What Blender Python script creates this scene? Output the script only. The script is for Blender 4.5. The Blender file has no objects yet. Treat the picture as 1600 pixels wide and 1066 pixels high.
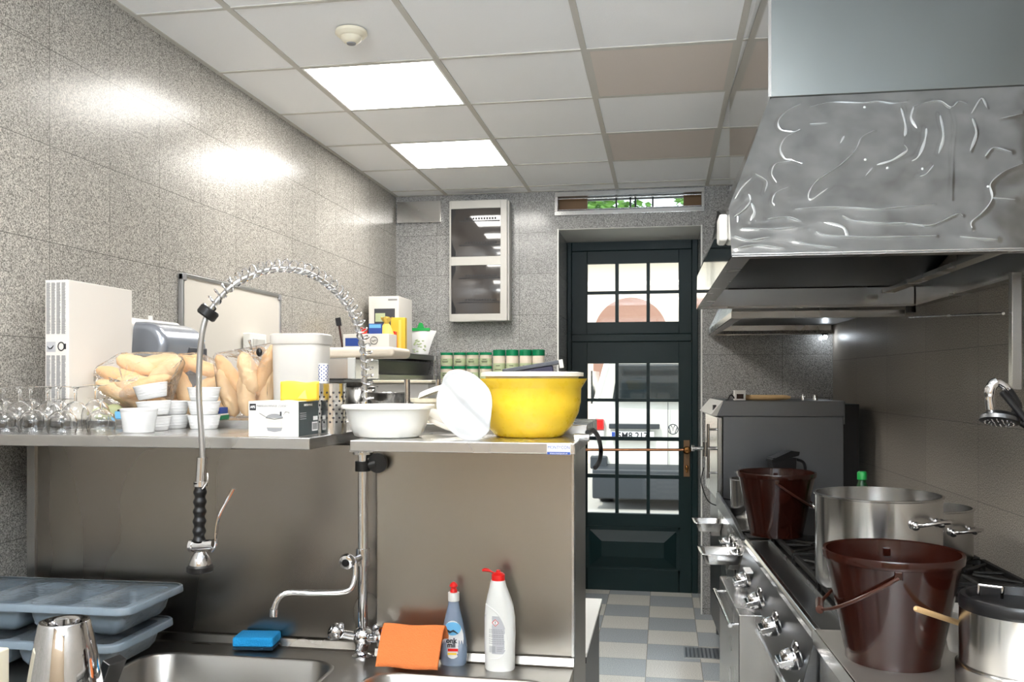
import bpy, bmesh, math, random
import numpy as np
from mathutils import Vector, Matrix
random.seed(7)
PI = math.pi
S = bpy.context.scene
C = S.collection

# ------------------------------------------------------------------ camera, world, light, exposure
CH = 1.574                      # camera height
F = 1380.0                      # focal length in pixels of a 1600 px wide frame
HZ = 595.0                      # horizon row
YAW = math.atan(236 / F)        # camera turned left of the room's axis
cd = bpy.data.cameras.new('camera')
cam = bpy.data.objects.new('camera', cd)
C.objects.link(cam)
cam.location = (0, 0, CH)
cam.rotation_euler = (PI / 2, 0, YAW)
cd.sensor_width = 36
cd.lens = 36 * F / 1600
cd.shift_y = (HZ - 533) / 1600
cd.clip_start = 0.02
S.camera = cam
S.view_settings.view_transform = 'Standard'
S.view_settings.look = 'None'
S.view_settings.gamma = 1
S.view_settings.use_curve_mapping = False
S.view_settings.exposure = 0.48
w = bpy.data.worlds.new('sky')
S.world = w
w.use_nodes = True
bgn = w.node_tree.nodes['Background']
bgn.inputs[0].default_value = (0.80, 0.90, 1.0, 1)
bgn.inputs[1].default_value = 2.1
sd = bpy.data.lights.new('sun', 'SUN')
sd.energy = 2.8
sd.angle = 0.02
sd.color = (1, 0.95, 0.87)
sun = bpy.data.objects.new('sun', sd)
C.objects.link(sun)
sun.rotation_euler = (math.radians(38), 0, math.radians(-25))
LED = 18.0                      # strength of the ceiling panels
# added fill light by the rear wall, aimed up to brighten the ceiling
ad = bpy.data.lights.new('rear_fill_light', 'AREA')
ad.shape = 'RECTANGLE'
ad.size = 1.9
ad.size_y = 0.7
ad.energy = 210
ad.spread = math.radians(100)
ad.color = (0.80, 0.90, 1.0)
al = bpy.data.objects.new('rear_fill_light', ad)
C.objects.link(al)
al.location = (-0.1, -2.12, 2.25)
al.rotation_euler = (math.radians(90 + 48), 0, 0)

cs, sn = math.cos(YAW), math.sin(YAW)
def at(u, v, X=None, Y=None, z=None):
    """point of the room seen at pixel (u, v) on a plane X=, Y= or z= (z above the floor)"""
    t = (u - 800) / F
    dx, dy, dz = t * cs - sn, t * sn + cs, (HZ - v) / F
    if Y is not None: k = Y / dy
    elif X is not None: k = X / dx
    else: k = (z - CH) / dz
    return Vector((k * dx, k * dy, CH + k * dz))
def XatY(u, Y): return at(u, 0, Y=Y).x
def YatX(u, X): return at(u, 0, X=X).y

# ------------------------------------------------------------------ materials
def srgb(r, g, b):
    f = lambda c: (c / 255) / 12.92 if c / 255 <= 0.04045 else ((c / 255 + 0.055) / 1.055) ** 2.4
    return (f(r), f(g), f(b), 1)
def newmat(name):
    m = bpy.data.materials.new(name)
    m.use_nodes = True
    nt = m.node_tree
    return m, nt, nt.nodes['Principled BSDF']
def plain(name, col, rough=0.5, metal=0.0, spec=0.5, trans=0.0, ior=1.45, emit=None, es=0, coat=0, sss=0, alpha=1, bump=0, bscale=60):
    m, nt, p = newmat(name)
    if len(col) == 3: col = srgb(*col)
    p.inputs['Base Color'].default_value = col
    p.inputs['Roughness'].default_value = rough
    p.inputs['Metallic'].default_value = metal
    p.inputs['Specular IOR Level'].default_value = spec
    p.inputs['Transmission Weight'].default_value = trans
    p.inputs['IOR'].default_value = ior
    p.inputs['Coat Weight'].default_value = coat
    p.inputs['Alpha'].default_value = alpha
    if sss:
        p.inputs['Subsurface Weight'].default_value = sss
        p.inputs['Subsurface Radius'].default_value = (0.01, 0.008, 0.006)
    if emit:
        p.inputs['Emission Color'].default_value = emit
        p.inputs['Emission Strength'].default_value = es
    # every material carries at least a faint procedural variation
    tc = nt.nodes.new('ShaderNodeTexCoord')
    n = nt.nodes.new('ShaderNodeTexNoise'); n.inputs['Scale'].default_value = bscale; n.inputs['Detail'].default_value = 2
    nt.links.new(tc.outputs['Object'], n.inputs['Vector'])
    mr = nt.nodes.new('ShaderNodeMapRange')
    mr.inputs['To Min'].default_value = max(0, rough - 0.03); mr.inputs['To Max'].default_value = min(1, rough + 0.03)
    nt.links.new(n.outputs['Fac'], mr.inputs['Value']); nt.links.new(mr.outputs['Result'], p.inputs['Roughness'])
    if bump:
        b = nt.nodes.new('ShaderNodeBump'); b.inputs['Strength'].default_value = bump; b.inputs['Distance'].default_value = 0.01
        nt.links.new(n.outputs['Fac'], b.inputs['Height']); nt.links.new(b.outputs['Normal'], p.inputs['Normal'])
    return m
def steel(name, base=0.55, rough=0.27, var=0.01, scale=(3, 3, 1.2), tint=(1, 0.99, 0.97), wave=0.0, tone=0.025):
    """satin steel: soft large clouds of slightly different gloss and tone"""
    m, nt, p = newmat(name)
    p.inputs['Metallic'].default_value = 1
    N = nt.nodes.new; L = nt.links.new
    tc = N('ShaderNodeTexCoord'); mp = N('ShaderNodeMapping')
    mp.inputs['Scale'].default_value = scale
    n = N('ShaderNodeTexNoise'); n.inputs['Scale'].default_value = 1.5; n.inputs['Detail'].default_value = 2
    mr = N('ShaderNodeMapRange'); mr.inputs['From Min'].default_value = 0.25; mr.inputs['From Max'].default_value = 0.75
    mr.inputs['To Min'].default_value = rough - var; mr.inputs['To Max'].default_value = rough + var
    L(tc.outputs['Object'], mp.inputs['Vector']); L(mp.outputs['Vector'], n.inputs['Vector'])
    L(n.outputs['Fac'], mr.inputs['Value']); L(mr.outputs['Result'], p.inputs['Roughness'])
    cr = N('ShaderNodeMapRange'); cr.inputs['From Min'].default_value = 0.3; cr.inputs['From Max'].default_value = 0.7
    cr.inputs['To Min'].default_value = 1 - tone; cr.inputs['To Max'].default_value = 1 + tone
    L(n.outputs['Fac'], cr.inputs['Value'])
    hs = N('ShaderNodeHueSaturation'); hs.inputs['Color'].default_value = (base * tint[0], base * tint[1], base * tint[2], 1)
    L(cr.outputs['Result'], hs.inputs['Value']); L(hs.outputs['Color'], p.inputs['Base Color'])
    if wave:
        n2 = N('ShaderNodeTexNoise'); n2.inputs['Scale'].default_value = 2.2; n2.inputs['Detail'].default_value = 1
        b = N('ShaderNodeBump'); b.inputs['Strength'].default_value = wave; b.inputs['Distance'].default_value = 0.02
        L(tc.outputs['Object'], n2.inputs['Vector']); L(n2.outputs['Fac'], b.inputs['Height']); L(b.outputs['Normal'], p.inputs['Normal'])
    return m
def granite(name, axes, tw, th, ox, oz, line=0.0022, rough=0.16, tint=(1, 0.95, 0.87), scale=270, gain=1.0, spec=0.34):
    """speckled granite slabs; axes picks which object axes run across and up the wall"""
    m, nt, p = newmat(name)
    L = nt.links.new; N = nt.nodes.new
    tc = N('ShaderNodeTexCoord'); sx = N('ShaderNodeSeparateXYZ'); L(tc.outputs['Object'], sx.inputs[0])
    n = N('ShaderNodeTexNoise'); n.inputs['Scale'].default_value = scale; n.inputs['Detail'].default_value = 1.5; n.inputs['Roughness'].default_value = 0.6
    L(tc.outputs['Object'], n.inputs['Vector'])
    r = N('ShaderNodeValToRGB'); L(n.outputs['Fac'], r.inputs['Fac'])
    e = r.color_ramp.elements
    def g(v): return (v * tint[0] * gain, v * tint[1] * gain, v * tint[2] * gain, 1)
    e[0].position = 0.36; e[0].color = g(0.15)
    e[1].position = 0.68; e[1].color = g(0.66)
    a = e.new(0.45); a.color = g(0.30)
    a = e.new(0.56); a.color = g(0.45)
    # per-slab tone
    def frac(out, wd, off):
        a = N('ShaderNodeMath'); a.operation = 'ADD'; a.inputs[1].default_value = off; L(out, a.inputs[0])
        d = N('ShaderNodeMath'); d.operation = 'DIVIDE'; d.inputs[1].default_value = wd; L(a.outputs[0], d.inputs[0])
        f = N('ShaderNodeMath'); f.operation = 'FRACT'; L(d.outputs[0], f.inputs[0])
        fl = N('ShaderNodeMath'); fl.operation = 'FLOOR'; L(d.outputs[0], fl.inputs[0])
        lt = N('ShaderNodeMath'); lt.operation = 'LESS_THAN'; lt.inputs[1].default_value = line / wd; L(f.outputs[0], lt.inputs[0])
        return lt.outputs[0], fl.outputs[0]
    l1, f1 = frac(sx.outputs[axes[0]], tw, ox)
    l2, f2 = frac(sx.outputs[axes[1]], th, oz)
    mx = N('ShaderNodeMath'); mx.operation = 'MAXIMUM'; L(l1, mx.inputs[0]); L(l2, mx.inputs[1])
    cmb = N('ShaderNodeCombineXYZ'); L(f1, cmb.inputs[0]); L(f2, cmb.inputs[1])
    wn = N('ShaderNodeTexWhiteNoise'); L(cmb.outputs[0], wn.inputs['Vector'])
    mr = N('ShaderNodeMapRange'); mr.inputs['To Min'].default_value = 0.93; mr.inputs['To Max'].default_value = 1.05
    L(wn.outputs['Value'], mr.inputs['Value'])
    hs = N('ShaderNodeHueSaturation'); L(r.outputs['Color'], hs.inputs['Color']); L(mr.outputs['Result'], hs.inputs['Value'])
    mix = N('ShaderNodeMixRGB'); mix.inputs[2].default_value = (0.12, 0.115, 0.105, 1)
    L(mx.outputs[0], mix.inputs[0]); L(hs.outputs['Color'], mix.inputs[1])
    L(mix.outputs[0], p.inputs['Base Color'])
    p.inputs['Roughness'].default_value = rough
    p.inputs['Specular IOR Level'].default_value = spec
    return m
def film_mat(name, glos=0.35, tint=(1, 1, 1, 1), rough=0.08, haze=0.0):
    """thin clear plastic: mostly see-through, shiny at the folds"""
    m = bpy.data.materials.new(name); m.use_nodes = True
    nt = m.node_tree; nt.nodes.clear(); N = nt.nodes.new; L = nt.links.new
    o = N('ShaderNodeOutputMaterial'); t = N('ShaderNodeBsdfTransparent'); t.inputs[0].default_value = tint
    g = N('ShaderNodeBsdfGlossy'); g.inputs['Roughness'].default_value = rough
    mx = N('ShaderNodeMixShader'); lw = N('ShaderNodeLayerWeight'); lw.inputs['Blend'].default_value = glos
    tc = N('ShaderNodeTexCoord'); n = N('ShaderNodeTexNoise'); n.inputs['Scale'].default_value = 35; n.inputs['Distortion'].default_value = 1.5
    b = N('ShaderNodeBump'); b.inputs['Strength'].default_value = 0.6; b.inputs['Distance'].default_value = 0.01
    L(tc.outputs['Object'], n.inputs['Vector']); L(n.outputs['Fac'], b.inputs['Height'])
    L(b.outputs['Normal'], g.inputs['Normal']); L(b.outputs['Normal'], lw.inputs['Normal'])
    L(lw.outputs['Fresnel'], mx.inputs[0])
    df = N('ShaderNodeBsdfDiffuse'); df.inputs[0].default_value = (0.9, 0.9, 0.9, 1); m2 = N('ShaderNodeMixShader'); m2.inputs[0].default_value = haze
    L(t.outputs[0], m2.inputs[1]); L(df.outputs[0], m2.inputs[2]); L(m2.outputs[0], mx.inputs[1]); L(g.outputs[0], mx.inputs[2]); L(mx.outputs[0], o.inputs[0])
    return m
M = {}
M['steel'] = steel('brushed_steel')
M['steel_panel'] = steel('brushed_steel_panel', base=0.30, rough=0.27, var=0.02, scale=(1.6, 1.6, 0.8), tint=(1, 0.92, 0.82), tone=0.08)
M['steel_front'] = steel('lighter_steel_panel', base=0.38, rough=0.29, var=0.02, scale=(1.6, 1.6, 0.8), tint=(1, 0.93, 0.82), tone=0.06)
M['steel_bright'] = steel('satin_steel', base=0.66, rough=0.19)
M['steel_dark'] = steel('dull_steel', base=0.17, rough=0.34, tint=(0.95, 0.98, 1.02))
M['steel_mirror'] = steel('polished_steel_sheet', base=0.62, rough=0.07, var=0.01, wave=0.05)
M['steel_duct'] = steel('cool_steel_sheet', base=0.25, rough=0.34, tint=(0.93, 1.0, 1.0))
M['steel_hood'] = steel('clouded_steel', base=0.46, rough=0.20, var=0.06, scale=(9, 9, 9), tint=(0.99, 1, 1), tone=0.16)
M['steel_top'] = steel('scratched_worktop_steel', base=0.62, rough=0.44, tint=(1, 0.97, 0.92))
def brushed_round(name, base, rough):
    m = steel(name, base=base, rough=rough); nt = m.node_tree; p = nt.nodes['Principled BSDF']
    tg = nt.nodes.new('ShaderNodeTangent'); tg.direction_type = 'RADIAL'; tg.axis = 'Z'
    p.inputs['Anisotropic'].default_value = 0.8; p.inputs['Anisotropic Rotation'].default_value = 0.25
    nt.links.new(tg.outputs[0], p.inputs['Tangent'])
    return m
M['steel_round'] = brushed_round('turned_steel', 0.62, 0.20)
M['steel_sink'] = steel('worn_sink_steel', base=0.34, rough=0.31, tint=(1, 0.96, 0.90))
M['chrome'] = plain('chrome', (0.78, 0.78, 0.8, 1), 0.05, 1)
M['black_rubber'] = plain('black_rubber', (11, 11, 12), 0.38)
M['black_plastic'] = plain('black_plastic', (20, 20, 22), 0.3)
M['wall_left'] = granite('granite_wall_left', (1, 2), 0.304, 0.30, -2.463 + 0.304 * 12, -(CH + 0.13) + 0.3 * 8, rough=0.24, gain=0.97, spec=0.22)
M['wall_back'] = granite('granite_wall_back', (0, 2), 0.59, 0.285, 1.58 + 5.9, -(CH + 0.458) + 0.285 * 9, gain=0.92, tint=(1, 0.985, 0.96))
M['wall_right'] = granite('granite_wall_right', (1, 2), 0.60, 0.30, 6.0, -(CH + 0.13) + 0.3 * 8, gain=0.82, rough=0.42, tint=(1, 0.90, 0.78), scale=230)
M['white_plaster'] = plain('pale_plaster', (205, 205, 200), 0.6)
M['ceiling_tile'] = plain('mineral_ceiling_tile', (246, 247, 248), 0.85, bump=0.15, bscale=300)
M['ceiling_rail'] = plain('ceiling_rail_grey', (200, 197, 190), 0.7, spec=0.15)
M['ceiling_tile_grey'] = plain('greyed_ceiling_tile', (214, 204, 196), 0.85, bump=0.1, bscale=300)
M['led'] = plain('lit_diffuser', (255, 255, 255), 0.5, emit=(1.0, 0.965, 0.91, 1), es=LED)
M['green_paint'] = plain('dark_green_paint', (15, 37, 38), 0.38, spec=0.3, bscale=20)
M['glass'] = film_mat('window_glass', 0.25, (0.93, 0.95, 0.94, 1), 0.01)
for nd in list(M['glass'].node_tree.nodes):
    if nd.type == 'BUMP': nd.inputs['Strength'].default_value = 0.0
M['film'] = film_mat('clear_plastic_film', 0.22, haze=0.08)
M['cling'] = film_mat('cling_film', 0.06, haze=0.02)
M['highlight'] = plain('pale_highlight', (236, 240, 242), 0.35, metal=0.75)  # pale colour standing in for bright highlights on the hood
M['clearglass'] = plain('clear_glass', (1, 1, 1, 1), 0.01, trans=1, ior=1.46)
M['brass'] = plain('brass', (150, 105, 60), 0.25, 1)
M['copper'] = plain('copper_tone_bar', (176, 120, 84), 0.3, 1)
M['porcelain'] = plain('white_porcelain', (232, 233, 234), 0.18, coat=0.3)
M['white_plastic'] = plain('white_plastic', (236, 236, 232), 0.35)
M['rear_plaster'] = plain('tan_wall_paint', (150, 130, 106), 0.7)
M['cream_plastic'] = plain('cream_plastic', (226, 218, 196), 0.4)
M['milky'] = plain('milky_plastic', (232, 230, 226), 0.3, alpha=0.66)
M['yellow'] = plain('yellow_plastic', (238, 200, 52), 0.28, sss=0.1)
M['white_card'] = plain('white_card', (228, 224, 218), 0.6)
M['whiteboard'] = plain('whiteboard_face', (214, 209, 200), 0.25)
M['alu'] = plain('aluminium', (0.55, 0.55, 0.55, 1), 0.3, 1)
M['dark_card'] = plain('slate_card', (62, 72, 74), 0.5)
M['print_grey'] = plain('grey_print', (140, 140, 142), 0.6)
M['print_light'] = plain('light_grey_print', (186, 186, 190), 0.6)
M['print_dark'] = plain('dark_print', (38, 38, 42), 0.6)
M['print_white'] = plain('white_print', (235, 235, 235), 0.6)
M['red'] = plain('red_plastic', (214, 30, 26), 0.3)
M['blue'] = plain('blue_print', (44, 74, 150), 0.5)
M['skyblue'] = plain('sky_blue_print', (110, 178, 220), 0.5)
M['green'] = plain('green_plastic', (12, 128, 84), 0.35)
M['green_bright'] = plain('bright_green_plastic', (30, 168, 78), 0.35)
M['label_green'] = plain('pale_green_label', (188, 200, 160), 0.5)
M['label_cream'] = plain('cream_label', (226, 214, 196), 0.5)
M['pad_white'] = plain('warm_white_padding', (238, 226, 208), 0.7)
M['brown'] = plain('brown_plastic', (40, 14, 8), 0.16)
M['brown_light'] = plain('brown_plastic_handle', (58, 28, 18), 0.3)
M['wood'] = plain('pale_wood', (206, 172, 124), 0.55, bump=0.1, bscale=40)
M['tray_blue'] = plain('grey_blue_plastic', (112, 125, 136), 0.35)
M['sponge'] = plain('blue_sponge', (24, 140, 200), 0.9, bump=0.5, bscale=260)
M['scourer'] = plain('dark_scouring_pad', (14, 44, 62), 0.95, bump=0.5, bscale=400)
M['orange_cloth'] = plain('orange_cloth', (212, 118, 62), 0.9, bump=0.35, bscale=350)
M['white_cloth'] = plain('white_waxed_fabric', (206, 208, 210), 0.5)
M['bread'] = plain('pale_bread_crust', (240, 206, 158), 0.6, bump=0.3, bscale=50)
M['bread2'] = plain('golden_bread_crust', (234, 190, 136), 0.6, bump=0.3, bscale=50)
M['onion'] = plain('pale_green_vegetable', (176, 182, 140), 0.5)
M['van_white'] = plain('white_car_paint', (226, 222, 212), 0.25, coat=0.6)
M['van_glass'] = plain('dark_car_glass', (30, 36, 38), 0.05, spec=1.0, coat=1)
M['van_black'] = plain('dark_bumper_plastic', (52, 56, 60), 0.45)
M['tail_red'] = plain('tail_lamp_red', (200, 24, 20), 0.15, coat=1)
M['asphalt'] = plain('pale_paving', (176, 172, 165), 0.9, bump=0.2, bscale=80)
M['stucco'] = plain('cream_stucco', (240, 226, 208), 0.9, bump=0.2, bscale=12)
M['terracotta'] = plain('terracotta', (150, 112, 96), 0.8, bump=0.2, bscale=20)
M['leaf'] = plain('tree_leaf', (86, 130, 50), 0.6)
M['bark'] = plain('tree_bark', (84, 66, 50), 0.9)
M['cheese'] = plain('cheese_yellow', (236, 196, 62), 0.5)
M['cheese_pale'] = plain('pale_cheese_yellow', (250, 216, 110), 0.5)
M['smoke'] = plain('smoked_window', (64, 60, 58), 0.06, spec=0.8, coat=0.5)
M['panel_grey'] = plain('light_grey_enclosure', (196, 194, 188), 0.4)
M['clear_blue'] = plain('pale_blue_liquid', (150, 168, 192), 0.10, alpha=0.62, coat=0.5)
M['grey_lid'] = plain('silver_grey_lacquer', (150, 156, 166), 0.25, metal=0.4, coat=0.4)
M['grey_dark'] = plain('slate_grey_plastic', (70, 72, 78), 0.4)
M['purple'] = plain('dark_violet_plastic', (34, 30, 58), 0.4)
M['iron'] = plain('cast_iron', (22, 21, 20), 0.55, bump=0.2, bscale=150)
M['brown_board'] = plain('brown_board', (120, 92, 62), 0.6)

# ------------------------------------------------------------------ mesh builder
class B:
    def __init__(s): s.v = []; s.f = []; s.m = []; s.mi = 0
    def add(s, vs, fs, T=None):
        o = len(s.v)
        for p in vs:
            p = Vector(p)
            s.v.append(T @ p if T is not None else p)
        for f in fs: s.f.append([i + o for i in f]); s.m.append(s.mi)
        return s
    def use(s, i): s.mi = i; return s
    def box(s, x0, x1, y0, y1, z0, z1, T=None):
        return s.add([(x0, y0, z0), (x1, y0, z0), (x1, y1, z0), (x0, y1, z0), (x0, y0, z1), (x1, y0, z1), (x1, y1, z1), (x0, y1, z1)],
                     [(0, 3, 2, 1), (4, 5, 6, 7), (0, 1, 5, 4), (1, 2, 6, 5), (2, 3, 7, 6), (3, 0, 4, 7)], T)
    def frus(s, a, b, z0, z1, T=None):
        """frustum between rectangles a, b = (x0, x1, y0, y1)"""
        v = [(a[0], a[2], z0), (a[1], a[2], z0), (a[1], a[3], z0), (a[0], a[3], z0), (b[0], b[2], z1), (b[1], b[2], z1), (b[1], b[3], z1), (b[0], b[3], z1)]
        return s.add(v, [(0, 3, 2, 1), (4, 5, 6, 7), (0, 1, 5, 4), (1, 2, 6, 5), (2, 3, 7, 6), (3, 0, 4, 7)], T)
    def lathe(s, prof, n=32, c=(0, 0, 0), T=None, closed=False, sx=1, sy=1):
        vs = []; fs = []
        k = len(prof)
        for i in range(n):
            a = 2 * PI * i / n
            for r, z in prof: vs.append((c[0] + r * math.cos(a) * sx, c[1] + r * math.sin(a) * sy, c[2] + z))
        for i in range(n):
            j = (i + 1) % n
            for q in range(k - 1 if not closed else k):
                q2 = (q + 1) % k
                if prof[q][0] < 1e-7 and prof[q2][0] < 1e-7: continue
                fs.append((i * k + q, j * k + q, j * k + q2, i * k + q2))
        return s.add(vs, fs, T)
    def cyl(s, r, z0, z1, n=24, c=(0, 0, 0), T=None):
        return s.lathe([(0, z0), (r, z0), (r, z1), (0, z1)], n, c, T)
    def rod(s, p, q, r, n=12, r2=None):
        p = Vector(p); q = Vector(q); d = q - p
        T = Matrix.Translation(p) @ d.to_track_quat('Z', 'Y').to_matrix().to_4x4()
        L = d.length; r2 = r if r2 is None else r2
        return s.lathe([(0, 0), (r, 0), (r2, L), (0, L)], n, T=T)
    def tube(s, pts, r, n=10, closed=False, cap=True, flat=1.0):
        pts = [Vector(p) for p in pts]; k = len(pts)
        rs = r if isinstance(r, (list, tuple)) else [r] * k
        vs = []; fs = []
        up = None
        for i in range(k):
            if closed: d = pts[(i + 1) % k] - pts[i - 1]
            else: d = pts[min(i + 1, k - 1)] - pts[max(i - 1, 0)]
            if d.length < 1e-9: d = Vector((0, 0, 1))
            d.normalize()
            if up is None:
                up = Vector((0, 0, 1)) if abs(d.z) < 0.9 else Vector((0, 1, 0))
            a = d.cross(up)
            if a.length < 1e-6: a = d.cross(Vector((1, 0, 0)))
            a.normalize(); b = a.cross(d); up = b
            for j in range(n):
                t = 2 * PI * j / n
                vs.append(pts[i] + a * math.cos(t) * rs[i] + b * math.sin(t) * rs[i] * flat)
        for i in range(k if closed else k - 1):
            i2 = (i + 1) % k
            for j in range(n):
                j2 = (j + 1) % n
                fs.append((i * n + j, i * n + j2, i2 * n + j2, i2 * n + j))
        if cap and not closed:
            fs.append(tuple(range(n))[::-1]); fs.append(tuple((k - 1) * n + j for j in range(n)))
        return s.add(vs, fs)
    def prism(s, poly, a0, a1, axis='y', T=None):
        """poly of 2-D points extruded along an axis; y: (x,z), x: (y,z), z: (x,y)"""
        k = len(poly)
        def mk(p, a): return {'y': (p[0], a, p[1]), 'x': (a, p[0], p[1]), 'z': (p[0], p[1], a)}[axis]
        vs = [mk(p, a0) for p in poly] + [mk(p, a1) for p in poly]
        fs = [tuple(range(k)), tuple(range(2 * k - 1, k - 1, -1))] + [(i, i + k, (i + 1) % k + k, (i + 1) % k) for i in range(k)]
        return s.add(vs, fs, T)
    def grid(s, fn, nu, nv, T=None):
        vs = [fn(i / nu, j / nv) for j in range(nv + 1) for i in range(nu + 1)]
        fs = [(j * (nu + 1) + i, j * (nu + 1) + i + 1, (j + 1) * (nu + 1) + i + 1, (j + 1) * (nu + 1) + i) for j in range(nv) for i in range(nu)]
        return s.add(vs, fs, T)
    def ball(s, c, r, n=16, sq=(1, 1, 1), T=None):
        prof = [(r * math.sin(PI * i / 10), -r * math.cos(PI * i / 10)) for i in range(11)]
        prof[0] = (0, -r); prof[-1] = (0, r)
        vs = Matrix.Translation(Vector(c)) @ Matrix.Diagonal((sq[0], sq[1], sq[2], 1))
        return s.lathe(prof, n, T=(T @ vs) if T is not None else vs)
    def build(s, name, mat, parent=None, loc=None, rot=None, bevel=0, sub=0, solid=0, angle=38, smooth=True, seg=2):
        me = bpy.data.meshes.new(name)
        me.from_pydata([tuple(v) for v in s.v], [], s.f)
        mats = mat if isinstance(mat, (list, tuple)) else [mat]
        for k in mats: me.materials.append(M[k] if isinstance(k, str) else k)
        if len(mats) > 1: me.polygons.foreach_set('material_index', s.m)
        bm = bmesh.new(); bm.from_mesh(me)
        bmesh.ops.remove_doubles(bm, verts=bm.verts, dist=1e-6)
        bmesh.ops.recalc_face_normals(bm, faces=bm.faces)
        bm.to_mesh(me); bm.free()
        if smooth:
            me.polygons.foreach_set('use_smooth', [True] * len(me.polygons))
            me.set_sharp_from_angle(angle=math.radians(angle))
        o = bpy.data.objects.new(name, me); C.objects.link(o)
        if parent: o.parent = parent
        if loc is not None: o.location = loc
        if rot is not None: o.rotation_euler = rot
        if solid:
            md = o.modifiers.new('thickness', 'SOLIDIFY'); md.thickness = solid; md.offset = 0
        if bevel:
            md = o.modifiers.new('bevel', 'BEVEL'); md.width = bevel; md.segments = seg; md.limit_method = 'ANGLE'; md.angle_limit = math.radians(40)
            md.harden_normals = True
        if sub:
            md = o.modifiers.new('sub', 'SUBSURF'); md.levels = sub; md.render_levels = sub
        return o
def tag(o, label=None, cat=None, group=None, kind=None):
    if label: o['label'] = label
    if cat: o['category'] = cat
    if group: o['group'] = group
    if kind: o['kind'] = kind
    return o
def thing(name, label, cat, loc=(0, 0, 0), rotz=0, group=None, rot=None):
    o = bpy.data.objects.new(name, None); C.objects.link(o)
    o.empty_display_size = 0.05
    o.location = loc; o.rotation_euler = rot if rot else (0, 0, rotz)
    return tag(o, label, cat, group)
def dup(root, loc, rotz=None, label=None, group=None, rot=None):
    r = root.copy(); C.objects.link(r); r.location = loc
    if rotz is not None: r.rotation_euler = (0, 0, rotz)
    if rot is not None: r.rotation_euler = rot
    if label: r['label'] = label
    if group: r['group'] = group
    for ch in list(root.children):
        c = ch.copy(); C.objects.link(c); c.parent = r
        for g in list(ch.children):
            d = g.copy(); C.objects.link(d); d.parent = c
    return r
def struct(b, name, mat, **k):
    return tag(b.build(name, mat, **k), kind='structure')
def text(body, size, name, mat, parent, loc, rot, align='CENTER', ext=0.0004, sx=1.0, bold=0.0):
    cu = bpy.data.curves.new(name, 'FONT'); cu.body = body; cu.size = size; cu.extrude = ext
    cu.align_x = align; cu.align_y = 'CENTER'; cu.offset = bold; cu.resolution_u = 3
    t = bpy.data.objects.new('tmp', cu); C.objects.link(t)
    dg = bpy.context.evaluated_depsgraph_get(); dg.update()
    me = bpy.data.meshes.new_from_object(t.evaluated_get(dg))
    C.objects.unlink(t); bpy.data.objects.remove(t)
    me.materials.clear(); me.materials.append(M[mat])
    o = bpy.data.objects.new(name, me); C.objects.link(o)
    if parent: o.parent = parent
    o.location = loc; o.rotation_euler = rot; o.scale = (sx, 1, 1)
    return o
def spline(pts, n=8):
    """Catmull-Rom through the points"""
    P = [Vector(p) for p in pts]; out = []
    for i in range(len(P) - 1):
        p0 = P[max(i - 1, 0)]; p1 = P[i]; p2 = P[i + 1]; p3 = P[min(i + 2, len(P) - 1)]
        for k in range(n):
            t = k / n
            out.append(0.5 * ((2 * p1) + (-p0 + p2) * t + (2 * p0 - 5 * p1 + 4 * p2 - p3) * t * t + (-p0 + 3 * p1 - 3 * p2 + p3) * t ** 3))
    out.append(P[-1])
    return out
def rrect(x0, x1, y0, y1, r, n=5):
    out = []
    for cx, cy, a0 in ((x1 - r, y1 - r, 0), (x0 + r, y1 - r, PI / 2), (x0 + r, y0 + r, PI), (x1 - r, y0 + r, 1.5 * PI)):
        for i in range(n + 1):
            a = a0 + PI / 2 * i / n
            out.append((cx + r * math.cos(a), cy + r * math.sin(a)))
    return out
def loft(b, rings, cap0=True, cap1=True):
    """rings: lists of 3-D points of equal length"""
    k = len(rings[0]); vs = [p for r in rings for p in r]; fs = []
    for i in range(len(rings) - 1):
        for j in range(k): fs.append((i * k + j, i * k + (j + 1) % k, (i + 1) * k + (j + 1) % k, (i + 1) * k + j))
    if cap0: fs.append(tuple(range(k))[::-1])
    if cap1: fs.append(tuple((len(rings) - 1) * k + j for j in range(k)))
    return b.add(vs, fs)

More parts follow.
